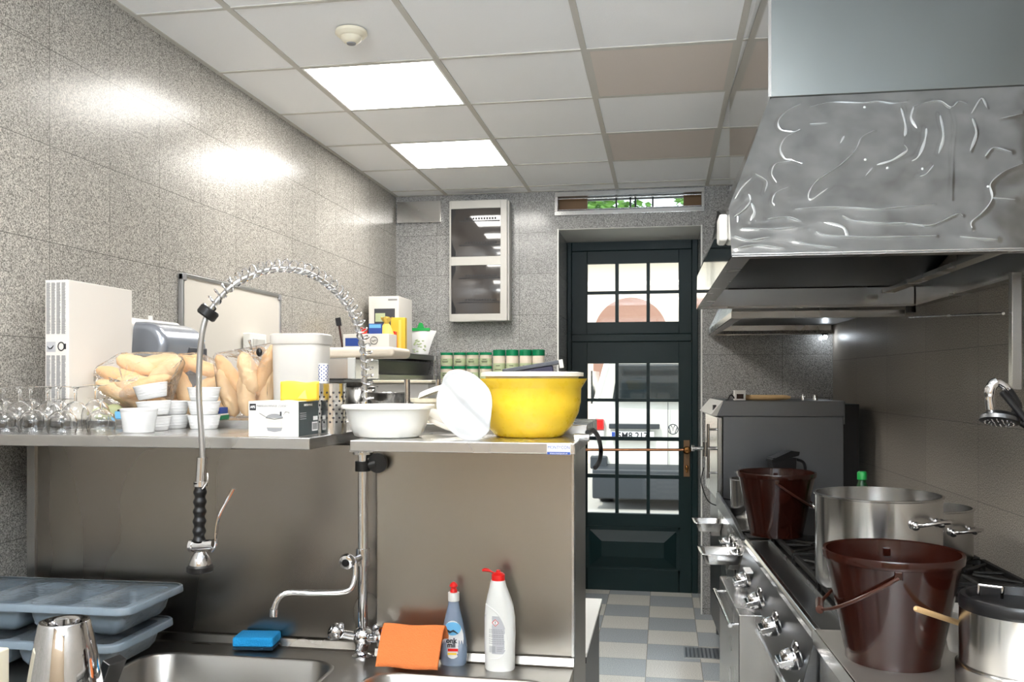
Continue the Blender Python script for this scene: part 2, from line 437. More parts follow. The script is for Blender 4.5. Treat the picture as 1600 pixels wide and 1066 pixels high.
# ------------------------------------------------------------------ the room
XL, YB, ZC = -1.88, 6.08, CH + 1.31
YR = -2.2                       # wall behind the camera
DX0, DX1, DZ = -0.716, 0.255, CH + 1.05
def floor_mat():
    m, nt, p = newmat('chequered_floor_tiles'); L = nt.links.new; N = nt.nodes.new
    tc = N('ShaderNodeTexCoord'); mp = N('ShaderNodeMapping'); mp.inputs['Location'].default_value = (0.094 + 3.0, -5.94 + 9.0, 0)
    L(tc.outputs['Object'], mp.inputs['Vector'])
    ck = N('ShaderNodeTexChecker'); ck.inputs['Scale'].default_value = 1 / 0.3
    ck.inputs['Color1'].default_value = (0.40, 0.43, 0.45, 1); ck.inputs['Color2'].default_value = (0.68, 0.66, 0.61, 1)
    L(mp.outputs[0], ck.inputs['Vector'])
    n = N('ShaderNodeTexNoise'); n.inputs['Scale'].default_value = 190; n.inputs['Detail'].default_value = 1
    L(tc.outputs['Object'], n.inputs['Vector'])
    mr = N('ShaderNodeMapRange'); mr.inputs['From Min'].default_value = 0.35; mr.inputs['From Max'].default_value = 0.65
    mr.inputs['To Min'].default_value = 0.75; mr.inputs['To Max'].default_value = 1.15; L(n.outputs['Fac'], mr.inputs['Value'])
    hs = N('ShaderNodeHueSaturation'); L(ck.outputs['Color'], hs.inputs['Color']); L(mr.outputs['Result'], hs.inputs['Value'])
    sx = N('ShaderNodeSeparateXYZ'); L(mp.outputs[0], sx.inputs[0])
    ms = []
    for k in (0, 1):
        d = N('ShaderNodeMath'); d.operation = 'DIVIDE'; d.inputs[1].default_value = 0.3; L(sx.outputs[k], d.inputs[0])
        f = N('ShaderNodeMath'); f.operation = 'FRACT'; L(d.outputs[0], f.inputs[0])
        l = N('ShaderNodeMath'); l.operation = 'LESS_THAN'; l.inputs[1].default_value = 0.014; L(f.outputs[0], l.inputs[0]); ms.append(l)
    mx = N('ShaderNodeMath'); mx.operation = 'MAXIMUM'; L(ms[0].outputs[0], mx.inputs[0]); L(ms[1].outputs[0], mx.inputs[1])
    mix = N('ShaderNodeMixRGB'); mix.inputs[2].default_value = (0.28, 0.27, 0.25, 1)
    L(mx.outputs[0], mix.inputs[0]); L(hs.outputs['Color'], mix.inputs[1]); L(mix.outputs[0], p.inputs['Base Color'])
    p.inputs['Roughness'].default_value = 0.22
    return m
M['floor'] = floor_mat()
struct(B().box(-2.3, 2.1, YR - 0.1, 6.9, -0.1, 0), 'floor', 'floor', smooth=False)
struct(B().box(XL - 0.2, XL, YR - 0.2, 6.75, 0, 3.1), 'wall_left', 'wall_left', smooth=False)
wb = B()
wb.box(XL, DX0, YB, 6.74, 0, 3.1).box(DX1, 1.7, YB, 6.74, 0, 3.1)
wb.box(DX0, DX1, YB, 6.74, DZ, CH + 1.17).box(DX0, DX1, YB, 6.2, CH + 1.27, 3.1)
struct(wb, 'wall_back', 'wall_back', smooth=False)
# right wall runs slightly out of square
RO = Vector((1.10, YB, 0)); RA = 0.044
RT = Matrix.Translation(RO) @ Matrix.Rotation(RA, 4, 'Z')
def R(x, y, z=0): return RT @ Vector((x, y, z))
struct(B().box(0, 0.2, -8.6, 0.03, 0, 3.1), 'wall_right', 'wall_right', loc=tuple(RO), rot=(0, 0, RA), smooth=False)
wr = B().box(XL, -1.1, YR - 0.15, YR, 0, 3.1).box(0.9, 1.6, YR - 0.15, YR, 0, 3.1).box(-1.1, 0.9, YR - 0.15, YR, 0, 1.9).box(-1.1, 0.9, YR - 0.15, YR, 2.7, 3.1)
struct(wr, 'wall_rear', 'rear_plaster', smooth=False)
wf = B()
for x in (-1.1, -0.12, 0.86): wf.box(x, x + 0.04, YR - 0.1, YR - 0.04, 1.9, 2.7)
for z in (1.9, 2.66): wf.box(-1.06, 0.86, YR - 0.1, YR - 0.04, z, z + 0.04)
struct(wf, 'added_window_1', 'white_plastic', bevel=0.003)  # unseen window, added as a light source behind the camera
ce = struct(B().box(XL - 0.1, 1.7, YR - 0.1, 6.2, ZC + 0.004, ZC + 0.1), 'ceiling', 'ceiling_tile', smooth=False)
gr = B()
gx = [-1.51 + 0.6 * i for i in range(6)]
gy = [5.9 - 0.6 * i for i in range(14)]
for x in gx: gr.box(x - 0.012, x + 0.012, YR, YB, ZC, ZC + 0.004)
for y in gy: gr.box(XL, 1.6, y - 0.009, y + 0.009, ZC + 0.0005, ZC + 0.004)
gr.box(XL, XL + 0.02, YR, YB, ZC + 0.001, ZC + 0.004).box(XL, 1.5, YB - 0.02, YB, ZC + 0.001, ZC + 0.004)
o = struct(gr, 'trim_1', 'ceiling_rail', smooth=False)
# corner trims and soffit of the doorway
o = struct(B().box(DX0 - 0.006, DX0 + 0.004, YB - 0.006, YB + 0.012, 0, DZ), 'trim_2', 'white_plastic')
o = struct(B().box(DX1 - 0.004, DX1 + 0.006, YB - 0.006, YB + 0.012, 0, DZ), 'trim_3', 'white_plastic')
o = struct(B().box(DX0, DX1, YB + 0.002, 6.66, DZ - 0.006, DZ - 0.0005), 'trim_4', 'white_plaster')

# lit and unlit ceiling panels
def ceiling_light(x0, y0, lit, label):
    t = thing('ceiling_light', label, 'ceiling light', (x0 + 0.3, y0 + 0.3, ZC), 0, 'square panel lights in the ceiling')
    f = B()
    for a in ((-0.288, 0.288, -0.291, -0.281), (-0.288, 0.288, 0.281, 0.291), (-0.288, -0.278, -0.281, 0.281), (0.278, 0.288, -0.281, 0.281)):
        f.box(*a, 0.0003, 0.0037)
    f.build('frame', 'white_plastic' if lit else 'ceiling_rail', t)
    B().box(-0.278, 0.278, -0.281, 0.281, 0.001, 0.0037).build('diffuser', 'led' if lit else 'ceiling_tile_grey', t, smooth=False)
    return t
ceiling_light(-1.51, 3.5, True, 'glowing square ceiling panel nearest the smoke detector, the larger bright one')
ceiling_light(-1.51, 4.7, True, 'glowing square ceiling panel further back, close to the back wall')
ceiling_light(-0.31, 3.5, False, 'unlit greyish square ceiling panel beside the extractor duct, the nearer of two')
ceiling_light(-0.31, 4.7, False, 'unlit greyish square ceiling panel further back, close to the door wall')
for x, y in ((-1.51, 1.1), (-0.31, 1.1), (-1.51, -1.3), (-0.31, -1.3)):
    ceiling_light(x, y, True, 'glowing square ceiling panel above the near end of the kitchen')
dt = thing('smoke_detector', 'round cream smoke detector on the ceiling in front of the bright panel', 'smoke detector', at(549, 48, z=ZC) + Vector((0, 0, -0.001)))
B().lathe([(0, 0), (0.058, 0), (0.06, -0.012), (0.052, -0.02), (0.046, -0.024), (0, -0.024)], 32).build('base', 'cream_plastic', dt)
B().lathe([(0.040, -0.024), (0.036, -0.036), (0.022, -0.046), (0, -0.047)], 28).build('sensor_head', 'cream_plastic', dt)
B().lathe([(0, -0.0465), (0.018, -0.0465), (0.016, -0.05), (0, -0.05)], 20).build('sensor_vent', 'print_grey', dt)

# ------------------------------------------------------------------ door
YD = 6.66
def dx(u): return XatY(u, YD)
def dz(v): return at(985, v, Y=YD).z
d = B()                                             # fixed frame
d.box(DX0, dx(893), YD, YD + 0.07, 0, DZ).box(dx(1081), DX1, YD, YD + 0.07, 0, DZ)
d.box(dx(893), dx(1081), YD, YD + 0.07, dz(391), DZ).box(dx(893), dx(1081), YD - 0.01, YD + 0.07, dz(534), dz(522))
door = struct(d, 'door_1', 'green_paint', bevel=0.006)
def sash(name, u0, u1, v0, v1, cols, rows, y, parent, depth=0.045):
    """a framed sash; cols / rows are the pane edges in the photo"""
    b = B()
    x0, x1, z1, z0 = dx(u0), dx(u1), dz(v0), dz(v1)
    px0, px1 = dx(cols[0][0]), dx(cols[-1][1]); pz1, pz0 = dz(rows[0][0]), dz(rows[-1][1])
    b.box(x0, px0, y, y + depth, z0, z1).box(px1, x1, y, y + depth, z0, z1)
    b.box(px0, px1, y, y + depth, pz1, z1).box(px0, px1, y, y + depth, z0, pz0)
    o = b.build(name, 'green_paint', parent, bevel=0.004)
    g = B()
    for i in range(len(cols) - 1): g.box(dx(cols[i][1]), dx(cols[i + 1][0]), y + 0.008, y + 0.038, pz0, pz1)
    for i in range(len(rows) - 1): g.box(px0, px1, y + 0.010, y + 0.036, dz(rows[i + 1][0]), dz(rows[i][1]))
    g.build('glazing_bar', 'green_paint', o, bevel=0.002)
    B().box(px0, px1, y + 0.022, y + 0.026, pz0, pz1).build('pane', 'glass', o, smooth=False)
    return o
cols = [(917, 961), (966.5, 1010), (1015.5, 1061)]
tr = sash('transom', 893, 1081, 391, 522, cols, [(411, 454), (459, 503)], YD + 0.008, door)
lf = sash('door_leaf', 893, 1081, 534, 926, cols, [(568, 623), (628, 683), (689, 742), (748, 803)], YD + 0.008, door)
pn = B()
X0, X1, Z1, Z0 = dx(915), dx(1063), dz(823), dz(893)
for k, (m_, yy) in enumerate(((0.0, 0.0), (0.018, -0.006))):
    pass
pn.box(X0, X1, YD + 0.002, YD + 0.01, Z0, Z0 + 0.016).box(X0, X1, YD + 0.002, YD + 0.01, Z1 - 0.016, Z1)
pn.box(X0, X0 + 0.016, YD + 0.002, YD + 0.01, Z0, Z1).box(X1 - 0.016, X1, YD + 0.002, YD + 0.01, Z0, Z1)
a0 = [(X0 + 0.03, Z0 + 0.03), (X1 - 0.03, Z0 + 0.03), (X1 - 0.03, Z1 - 0.03), (X0 + 0.03, Z1 - 0.03)]
a1 = [(X0 + 0.12, Z0 + 0.11), (X1 - 0.12, Z0 + 0.11), (X1 - 0.12, Z1 - 0.11), (X0 + 0.12, Z1 - 0.11)]
pn.add([(x, YD + 0.007, z) for x, z in a0] + [(x, YD - 0.022, z) for x, z in a1], [(0, 1, 5, 4), (1, 2, 6, 5), (2, 3, 7, 6), (3, 0, 4, 7), (4, 5, 6, 7)])
pn.build('door_panel', 'green_paint', door, smooth=False)
hb = B()
p0 = at(905, 703, Y=YD - 0.05); p1 = at(1078, 703, Y=YD - 0.05)
hb.rod(p0, p1, 0.010)
for p in (at(915, 703, Y=YD - 0.05), at(1066, 703, Y=YD - 0.05)): hb.rod(p, p + Vector((0, 0.06, 0)), 0.008)
hb.build('push_bar', 'copper', door)
lk = B()
a = at(1073, 703, Y=YD - 0.008)
lk.box(a.x - 0.022, a.x + 0.022, YD - 0.003, YD + 0.008, a.z - 0.2, a.z + 0.07)
lk.build('lock_plate', 'brown_board', door, bevel=0.003)
lk = B()
T = Matrix.Translation((a.x, YD - 0.04, a.z)) @ Matrix.Rotation(PI / 2, 4, 'X')
lk.lathe([(0, -0.04), (0.012, -0.035), (0.012, 0), (0.024, 0.002), (0.028, 0.014), (0.02, 0.024), (0, 0.026)], 20, T=T)
b_ = at(1073, 731, Y=YD - 0.01)
lk.ball((b_.x, YD - 0.012, b_.z), 0.012, sq=(1, 0.8, 1.6)).box(b_.x - 0.006, b_.x + 0.006, YD - 0.012, YD - 0.002, b_.z - 0.035, b_.z)
lk.build('door_knob', 'brass', door)

# ------------------------------------------------------------------ slot window above the door
def sx_(u, y=YB): return XatY(u, y)
fr = B()
ZA, ZB_ = CH + 1.17, CH + 1.27
fr.box(DX0 - 0.02, DX1 + 0.02, YB - 0.02, YB + 0.002, ZB_, ZB_ + 0.03).box(DX0 - 0.02, DX1 + 0.02, YB - 0.02, YB + 0.002, ZA - 0.03, ZA)
fr.box(DX0 - 0.02, DX0, YB - 0.02, YB + 0.002, ZA, ZB_).box(DX1, DX1 + 0.02, YB - 0.02, YB + 0.002, ZA, ZB_)
fr.box(DX0, DX1, YB - 0.012, YB + 0.02, ZB_ - 0.018, ZB_ - 0.012).box(DX0, DX1, YB - 0.012, YB + 0.02, ZA + 0.006, ZA + 0.011)
sw = struct(fr, 'window_2', 'steel_bright', bevel=0.002)
e = B(); e.box(DX0, sx_(918, 6.17), 6.15, 6.19, ZA, ZB_).box(sx_(1068, 6.17), DX1, 6.15, 6.19, ZA, ZB_)
e.build('end_board', 'brown_board', sw)
e = B()
xs_ = [918, 963, 985, 993, 1020, 1068]
for u in xs_[1:-1]: e.box(sx_(u, 6.17) - 0.006, sx_(u, 6.17) + 0.006, 6.155, 6.185, ZA, ZB_)
e.box(sx_(918, 6.17), sx_(1068, 6.17), 6.155, 6.185, ZA, ZA + 0.014).box(sx_(918, 6.17), sx_(1068, 6.17), 6.155, 6.185, ZB_ - 0.014, ZB_)
e.build('glazing_bar', 'black_plastic', sw)
B().box(sx_(918, 6.17), sx_(1068, 6.17), 6.168, 6.172, ZA + 0.01, ZB_ - 0.01).build('pane', 'glass', sw, smooth=False)

# ------------------------------------------------------------------ outside
tag(B().box(-14, 14, 6.74, 17.5, -0.12, -0.02).build('ground', 'asphalt', smooth=False), kind='structure')
bl = thing('building', 'sunlit cream building with a terracotta arch seen through the transom', 'building', (0.5, 17, -0.02))
B().box(-9, 9, 0, 4, 0, 4.15).build('facade', 'stucco', bl, smooth=False)
B().box(-9.1, 9.1, -0.35, 0, 3.85, 4.0).box(-9.1, 9.1, -0.25, 0.1, 4.0, 4.2).build('cornice', 'white_plaster', bl)
ar = B(); c_ = at(985, 500, Y=16.9)
pts = [(c_.x - 0.5 + 0.70 * math.cos(a) * 1.0, 2.45 + 0.72 * math.sin(a)) for a in [PI * i / 24 for i in range(25)]]
pts = [(p[0], p[1]) for p in pts] + [(pts[-1][0], 0.0), (pts[0][0], 0.0)]
ar.prism(pts, -0.12, 0.02)
ar.build('arch', 'terracotta', bl)
rng = random.Random(3)
def tree(x, y, h, r, label):
    t = thing('tree', label, 'tree', (x, y, -0.02), 0, 'trees behind the building')
    B().tube([(0, 0, 0), (0.05, 0, h * 0.4), (0, 0.05, h * 0.8)], [0.16, 0.12, 0.05], 8).build('trunk', 'bark', t)
    b = B()
    for i in range(2600):
        u_ = rng.random() * 2 - 1; a = rng.random() * 2 * PI; rr = r * (0.55 + 0.45 * rng.random())
        q = Vector((math.sqrt(1 - u_ * u_) * math.cos(a) * rr, math.sqrt(1 - u_ * u_) * math.sin(a) * rr * 0.8, u_ * rr * 0.9 + h * 0.78))
        m_ = Matrix.Translation(q) @ Matrix.Rotation(rng.random() * 6, 4, 'Z') @ Matrix.Rotation(rng.random() * 3, 4, 'X')
        s_ = 0.13
        b.add([m_ @ Vector(k) for k in ((-s_, 0, 0), (0, -s_ * 0.5, 0.02), (s_, 0, 0), (0, s_ * 0.5, 0.02))], [(0, 1, 2, 3)])
    b.build('foliage', 'leaf', t, smooth=False)
tree(-2.05, 22.5, 6.6, 2.0, 'leafy green tree behind the building, left in the slot window')
tree(2.1, 22.9, 6.9, 2.05, 'leafy green tree behind the building, right in the slot window')

def van():
    t = thing('van', 'white van parked outside the glazed door, rear towards the kitchen', 'van', (0.06, 11.0, -0.02))
    b = B()
    # body cross-sections along its length (rear face at y = 0)
    def ring(y, hw, zb, zt, tw, r=0.10):
        # half width hw at waist, tw at roof
        P = [(-hw + 0.03, zb), (hw - 0.03, zb), (hw, zb + 0.06), (hw, 1.25), (tw + 0.03, zt - 0.16), (tw - 0.03, zt - 0.06), (tw - 0.14, zt), (-tw + 0.14, zt), (-tw + 0.03, zt - 0.06), (-tw - 0.03, zt - 0.16), (-hw, 1.25), (-hw, zb + 0.06)]
        return [(p[0], y + (0.0 if p[1] < 1.26 else (p[1] - 1.25) * 0.12 * (1 if y < 0.3 else 0)), p[1]) for p in P]
    rings = [ring(0.04, 0.86, 0.34, 1.90, 0.68), ring(0.0, 0.90, 0.32, 1.93, 0.72), ring(0.10, 0.95, 0.30, 1.96, 0.77), ring(3.2, 0.95, 0.30, 1.97, 0.78), ring(4.0, 0.93, 0.30, 1.6, 0.70), ring(4.8, 0.85, 0.32, 1.3, 0.72)]
    loft(b, rings)
    b.build('body', 'van_white', t, bevel=0.02)
    tag(B().tube([(-0.66, -0.012, 1.36), (0.66, -0.012, 1.36), (0.60, 0.055, 1.78), (-0.60, 0.055, 1.78)], 0.012, 6, closed=True).build('window_seal', 'van_black', t))
    g = B(); g.add([(-0.68, -0.006, 1.35), (0.68, -0.006, 1.35), (0.61, 0.05, 1.80), (-0.61, 0.05, 1.80), (-0.68, 0.02, 1.35), (0.68, 0.02, 1.35), (0.61, 0.08, 1.80), (-0.61, 0.08, 1.80)],
                   [(0, 1, 2, 3), (7, 6, 5, 4), (0, 4, 5, 1), (1, 5, 6, 2), (2, 6, 7, 3), (3, 7, 4, 0)])
    g.build('rear_window', 'van_glass', t, smooth=False)
    for s in (-1, 1):
        l = B().box(s * 0.955 - 0.01, s * 0.955 + 0.01, 0.25, 1.5, 1.3, 1.72)
        l.build('side_window', 'van_glass', t)
        l = B().box(min(s * 0.78, s * 0.955), max(s * 0.78, s * 0.955), -0.03, 0.12, 0.98, 1.12); o = l.build('tail_lamp', 'tail_red', t, bevel=0.02)
        B().box(min(s * 0.78, s * 0.955), max(s * 0.78, s * 0.955), -0.028, 0.12, 0.88, 0.975).build('lamp_reflector', 'milky', o, bevel=0.01)
        wl = B(); T = Matrix.Translation((s * 0.8, 0.75, 0.33)) @ Matrix.Rotation(PI / 2, 4, 'Y')
        wl.lathe([(0.18, -0.1), (0.30, -0.1), (0.33, -0.07), (0.33, 0.07), (0.30, 0.1), (0.18, 0.1)], 28, T=T, closed=True)
        o = wl.build('wheel', 'black_rubber', t)
        B().lathe([(0, -0.06), (0.19, -0.06), (0.19, 0.06), (0, 0.06)], 24, T=T).build('hub', 'alu', o)
    o = B().box(-0.72, -0.10, -0.05, 0.02, 1.0, 1.062).build('handle_strip', 'van_black', t, bevel=0.01)
    pl = B().box(-0.69, -0.17, -0.03, 0.01, 0.855, 0.965).build('number_plate', 'print_white', t, bevel=0.004)
    B().box(-0.685, -0.645, -0.032, -0.028, 0.86, 0.96).build('country_strip', 'blue', pl)
    text('5M8 217', 0.115, 'plate_lettering', 'print_dark', pl, (-0.43, -0.032, 0.912), (PI / 2, 0, 0), sx=0.92, bold=0.002)
    # round emblem with V above W
    e = B(); cx, cz, r = 0.06, 1.0, 0.060
    e.tube([(cx + r * math.cos(a), -0.03, cz + r * math.sin(a)) for a in [2 * PI * i / 28 for i in range(28)]], 0.006, 6, closed=True)
    def ln(pts): e.tube([(cx + p[0] * r, -0.03, cz + p[1] * r) for p in pts], 0.0065, 6)
    ln([(-0.42, 0.85), (0, 0.1), (0.42, 0.85)])
    ln([(-0.85, 0.45), (-0.42, -0.75), (0, 0.0), (0.42, -0.75), (0.85, 0.45)])
    e.lathe([(0, 0), (0.02, 0)], 4, c=(0, 5, 0)) if False else None
    e.build('emblem', 'grey_dark', t)
    B().box(-0.004, 0.004, -0.004, 0.01, 0.5, 1.33).build('door_seam', 'van_black', t)
    bp = B()
    bp.prism([(-0.10, 0.14), (-0.12, 0.30), (-0.11, 0.5), (-0.02, 0.56), (0.15, 0.56), (0.15, 0.14)], -0.92, 0.92, 'x')
    bp.box(-0.95, -0.74, -0.06, 0.12, 0.5, 0.66)
    bp.build('bumper', 'van_black', t, bevel=0.02)
    B().box(-0.78, 0.78, 0.0, 4.4, 0.16, 0.36).build('underbody', 'iron', t)
    return t
van()

# ------------------------------------------------------------------ things on the back wall
bx = thing('wall_duct_cover', 'flat steel cover plate high in the corner of the back wall', 'cover plate', (XatY(656, YB), YB - 0.001, CH + 1.195))
B().box(-0.16, 0.16, -0.03, 0, -0.075, 0.075).build('plate', 'steel_bright', bx, bevel=0.002)
B().lathe([(0, 0), (0.006, 0), (0.005, 0.003), (0, 0.003)], 12, T=Matrix.Translation((0, -0.03, 0.01)) @ Matrix.Rotation(PI / 2, 4, 'X')).build('screw', 'chrome', bx)
x0, x1 = XatY(703, 5.98), XatY(793, 5.98); z1, z0 = at(745, 314, Y=5.98).z, at(745, 502, Y=5.98).z
W, H = x1 - x0, z1 - z0
eb = thing('distribution_board', 'pale grey fuse box with two smoked glass doors on the granite back wall', 'fuse box', ((x0 + x1) / 2, YB - 0.001, z0))
b = B().box(-W / 2 + 0.004, W / 2 + 0.014, -0.10, 0, 0, H - 0.004)
b.build('enclosure', 'panel_grey', eb, bevel=0.008)
f = B(); HH = [(0.04, 0.475 * H - 0.0), (0.475 * H + 0.045, H - 0.055)]
f.box(-W / 2, -W / 2 + 0.012, -0.118, -0.10, 0, H).box(W / 2 - 0.045, W / 2, -0.118, -0.10, 0, H)
for a, b2 in ((0, 0.05), (0.475 * H - 0.01, 0.475 * H + 0.05), (H - 0.055, H)): f.box(-W / 2 + 0.012, W / 2 - 0.045, -0.118, -0.10, a, b2)
f.build('front_frame', 'panel_grey', eb, bevel=0.003)
for a, b2 in ((0.05, 0.475 * H - 0.01), (0.475 * H + 0.05, H - 0.055)):
    xa, xb = -W / 2 + 0.012, W / 2 - 0.045; xm, xw = (xa + xb) / 2, (xb - xa) / 2
    q = B(); q.grid(lambda u_, v_: (xa + (xb - xa) * u_, -0.112 - 0.007 * (1 - (2 * u_ - 1) ** 2) - 0.004 * (1 - (2 * v_ - 1) ** 2), a + (b2 - a) * v_), 24, 10)
    o = q.build('smoked_door', 'smoke', eb)
    for zz in (a + (b2 - a) * 0.28, a + (b2 - a) * 0.78):
        q = B().box(-W / 2 + 0.07, W / 2 - 0.05, -0.1245, -0.105, zz - 0.018, zz - 0.012)
        for k in range(12): q.box(-W / 2 + 0.11 + k * 0.019, -W / 2 + 0.122 + k * 0.019, -0.1245, -0.105, zz - 0.004, zz + 0.008)
        q.build('breaker_row', 'print_dark', o)
    B().box(-W / 2 + 0.012, -W / 2 + 0.045, -0.116, -0.112, a + 0.004, b2 - 0.004).build('hinge_strip', 'black_plastic', o)

# shelf with spice jars
js = thing('wall_shelf', 'steel wire shelf on the back wall below the fuse box, holding jars', 'shelf', (XatY(770, 5.95), 5.96, CH + 0.005))
B().box(-0.40, 0.45, -0.09, 0.118, -0.012, 0).build('board', 'steel', js, bevel=0.002)
q = B()
for z in (0.03, 0.10, 0.17): q.rod((-0.395, -0.085, z), (-0.395, 0.115, z), 0.003)
for y in (-0.085, 0.02, 0.115): q.rod((-0.395, y, -0.005), (-0.395, y, 0.20), 0.003)
q.build('end_rail', 'chrome', js)
def jar(h, r, label):
    t = thing('spice_jar', label, 'jar', (0, 0, 0), 0, 'green lidded spice jars')
    B().lathe([(0, 0), (r * 0.9, 0), (r * 0.96, 0.004), (r * 0.96, h * 0.80), (r * 0.9, h * 0.82), (0, h * 0.82)], 22).build('body', 'label_cream', t)
    B().lathe([(r * 0.965, h * 0.10), (r * 0.985, h * 0.10), (r * 0.985, h * 0.55), (r * 0.965, h * 0.55)], 22, closed=True).build('paper_label', 'label_green', t)
    B().lathe([(0, h * 0.8), (r, h * 0.8), (r, h * 0.985), (r * 0.93, h), (0, h)], 22).build('lid', 'green', t)
    b = B()
    for z_, wd in ((0.46, 0.4), (0.34, 0.9), (0.26, 0.7)):
        for s in (-1, 0, 1):
            b.box(-0.3 * r * wd + s * 0.01, 0.3 * r * wd + s * 0.008, -r * 1.0, -r * 0.93, h * z_, h * z_ + 0.003)
    b.build('label_print', 'print_dark', t)
    return t
rowx = [XatY(u, 5.93) for u in (698, 718.5, 738.5, 759)]
tallx = [XatY(u, 5.93) for u in (780, 800.5, 821.5, 841.5)]
order = ['leftmost', 'second from left', 'third from left', 'rightmost']
p1 = jar(0.094, 0.0435, '')
first = True
for lv, nm in ((0, 'lower row'), (1, 'upper row')):
    for k, x in enumerate(rowx):
        lab = 'short green lidded spice jar, %s in the %s of stacked ones' % (order[k], nm)
        loc = (x, 5.93, CH + 0.0055 + lv * 0.0945)
        if first: p1.location = loc; p1['label'] = lab; first = False
        else: dup(p1, loc, label=lab)
p2 = jar(0.205, 0.0435, '')
for k, x in enumerate(tallx):
    lab = 'tall green lidded spice jar, %s of the four tall ones' % order[k]
    if k == 0: p2.location = (x, 5.93, CH + 0.0055); p2['label'] = lab
    else: dup(p2, (x, 5.93, CH + 0.0055), label=lab)

# ------------------------------------------------------------------ sink unit, partition and shelves on the left
ZT = CH - 0.72                  # worktop
ZSL, ZSR = CH - 0.134, CH - 0.137   # tops of the front shelves, left and right
ZS = ZSR
ZP = CH - 0.112                 # top ledge of the partition
YPL, YPR, PXR = 2.27, 2.225, -0.223
pt_ = thing('partition', 'tall brushed steel partition behind the sinks that carries the shelves', 'partition', (-1.0, 2.4, 0))
def wbx(b, x0, x1, y0, y1, z0, z1): return b.box(x0 + 1.0, x1 + 1.0, y0 - 2.4, y1 - 2.4, z0, z1)
wbx(B(), -1.80, -0.742, YPL, 2.70, 0.1, ZP - 0.06).build('back_panel', 'steel_panel', pt_, bevel=0.003)
wbx(B(), -0.742, PXR, YPR, 2.58, 0.1, ZP - 0.06).build('front_panel', 'steel_front', pt_, bevel=0.003)
b = wbx(B(), PXR - 0.004, PXR + 0.0015, YPR - 0.003, YPR + 0.004, ZT, ZP - 0.06); wbx(b, PXR - 0.002, PXR + 0.0015, YPR + 0.004, YPR + 0.03, ZT, ZP - 0.06)
b.build('edge_fold', 'steel', pt_)
b = wbx(B(), -1.87, -0.79, 2.33, 2.80, ZP - 0.035, ZP); wbx(b, -0.79, -0.19, 2.25, 2.585, ZP - 0.035, ZP)
b.build('top_ledge', 'steel', pt_, bevel=0.003)
wbx(B(), -1.80, -1.775, YPL - 0.006, YPL + 0.02, ZT, ZP - 0.06).build('end_post', 'steel', pt_)

def wall_shelf(x0, x1, y0, y1, zt, th, name, label):
    t = thing(name, label, 'shelf', ((x0 + x1) / 2, (y0 + y1) / 2, zt - th))
    w_, h_ = (x1 - x0) / 2, (y1 - y0) / 2
    B().box(-w_, w_, -h_, h_, 0, th).build('shelf_board', 'steel', t, bevel=0.0025)
    return t
YL = 1.955
wall_shelf(-1.87, -0.814, YL, 2.329, ZSL, 0.028, 'steel_shelf', 'long steel shelf left of the hose arch, carrying glasses and ramekins')
YRF = 1.935
sh2 = wall_shelf(-0.709, -0.190, YRF, 2.249, ZSR, 0.025, 'steel_shelf', 'short steel shelf with the blue maker badge, under the yellow bowl')
p = at(873, 702, Y=YRF)
yl = (YRF - 2.249) / 2
bd = B().box(-0.026, 0.026, -0.0012, 0, -0.0125, 0.0105).build('maker_badge', 'print_white', sh2, loc=(p.x - sh2.location.x, yl, p.z - sh2.location.z), smooth=False)
B().box(-0.0255, 0.0255, -0.0018, -0.0012, -0.012, -0.0060).build('badge_strip', 'blue', bd, smooth=False)
text('MONTYCON', 0.0098, 'badge_lettering', 'blue', bd, (0, -0.0014, 0.0035), (PI / 2, 0, 0), sx=0.85)
text('www.montycon.cz', 0.0052, 'badge_lettering', 'print_white', bd, (0, -0.002, -0.009), (PI / 2, 0, 0))

# worktop with two bowls
X0c, X1c, Y0c, Y1c = -1.87, PXR + 0.002, 1.30, 2.19
def bowl_hole(x0, x1, y0, y1, r): return rrect(x0, x1, y0, y1, r, 6)
su = thing('sink_unit', 'steel sink worktop with two bowls below the shelves', 'sink', (-1.04, 1.7, 0))
ox, oy = -1.04, 1.7
sinks = [(-1.335, -0.815, 1.58, 2.145), (-0.70, -0.245, 1.54, 2.085)]
bm = bmesh.new()
def loop(pts, z): return [bm.verts.new((p[0] - ox, p[1] - oy, z)) for p in pts]
outer = loop([(X0c, Y0c), (X1c, Y0c), (X1c, Y1c), (X0c, Y1c)], ZT)
es = [bm.edges.new((outer[i], outer[(i + 1) % 4])) for i in range(4)]
loops = []
for s in sinks:
    l = loop(rrect(s[0], s[1], s[2], s[3], 0.075, 6), ZT); loops.append((s, l))
    es += [bm.edges.new((l[i], l[(i + 1) % len(l)])) for i in range(len(l))]
bmesh.ops.triangle_fill(bm, use_beauty=True, use_dissolve=False, edges=es)
me = bpy.data.meshes.new('worktop'); bm.to_mesh(me); bm.free(); me.materials.append(M['steel_sink'])
wt = bpy.data.objects.new('worktop', me); C.objects.link(wt); wt.parent = su
md = wt.modifiers.new('t', 'SOLIDIFY'); md.thickness = 0.002; md.offset = -1
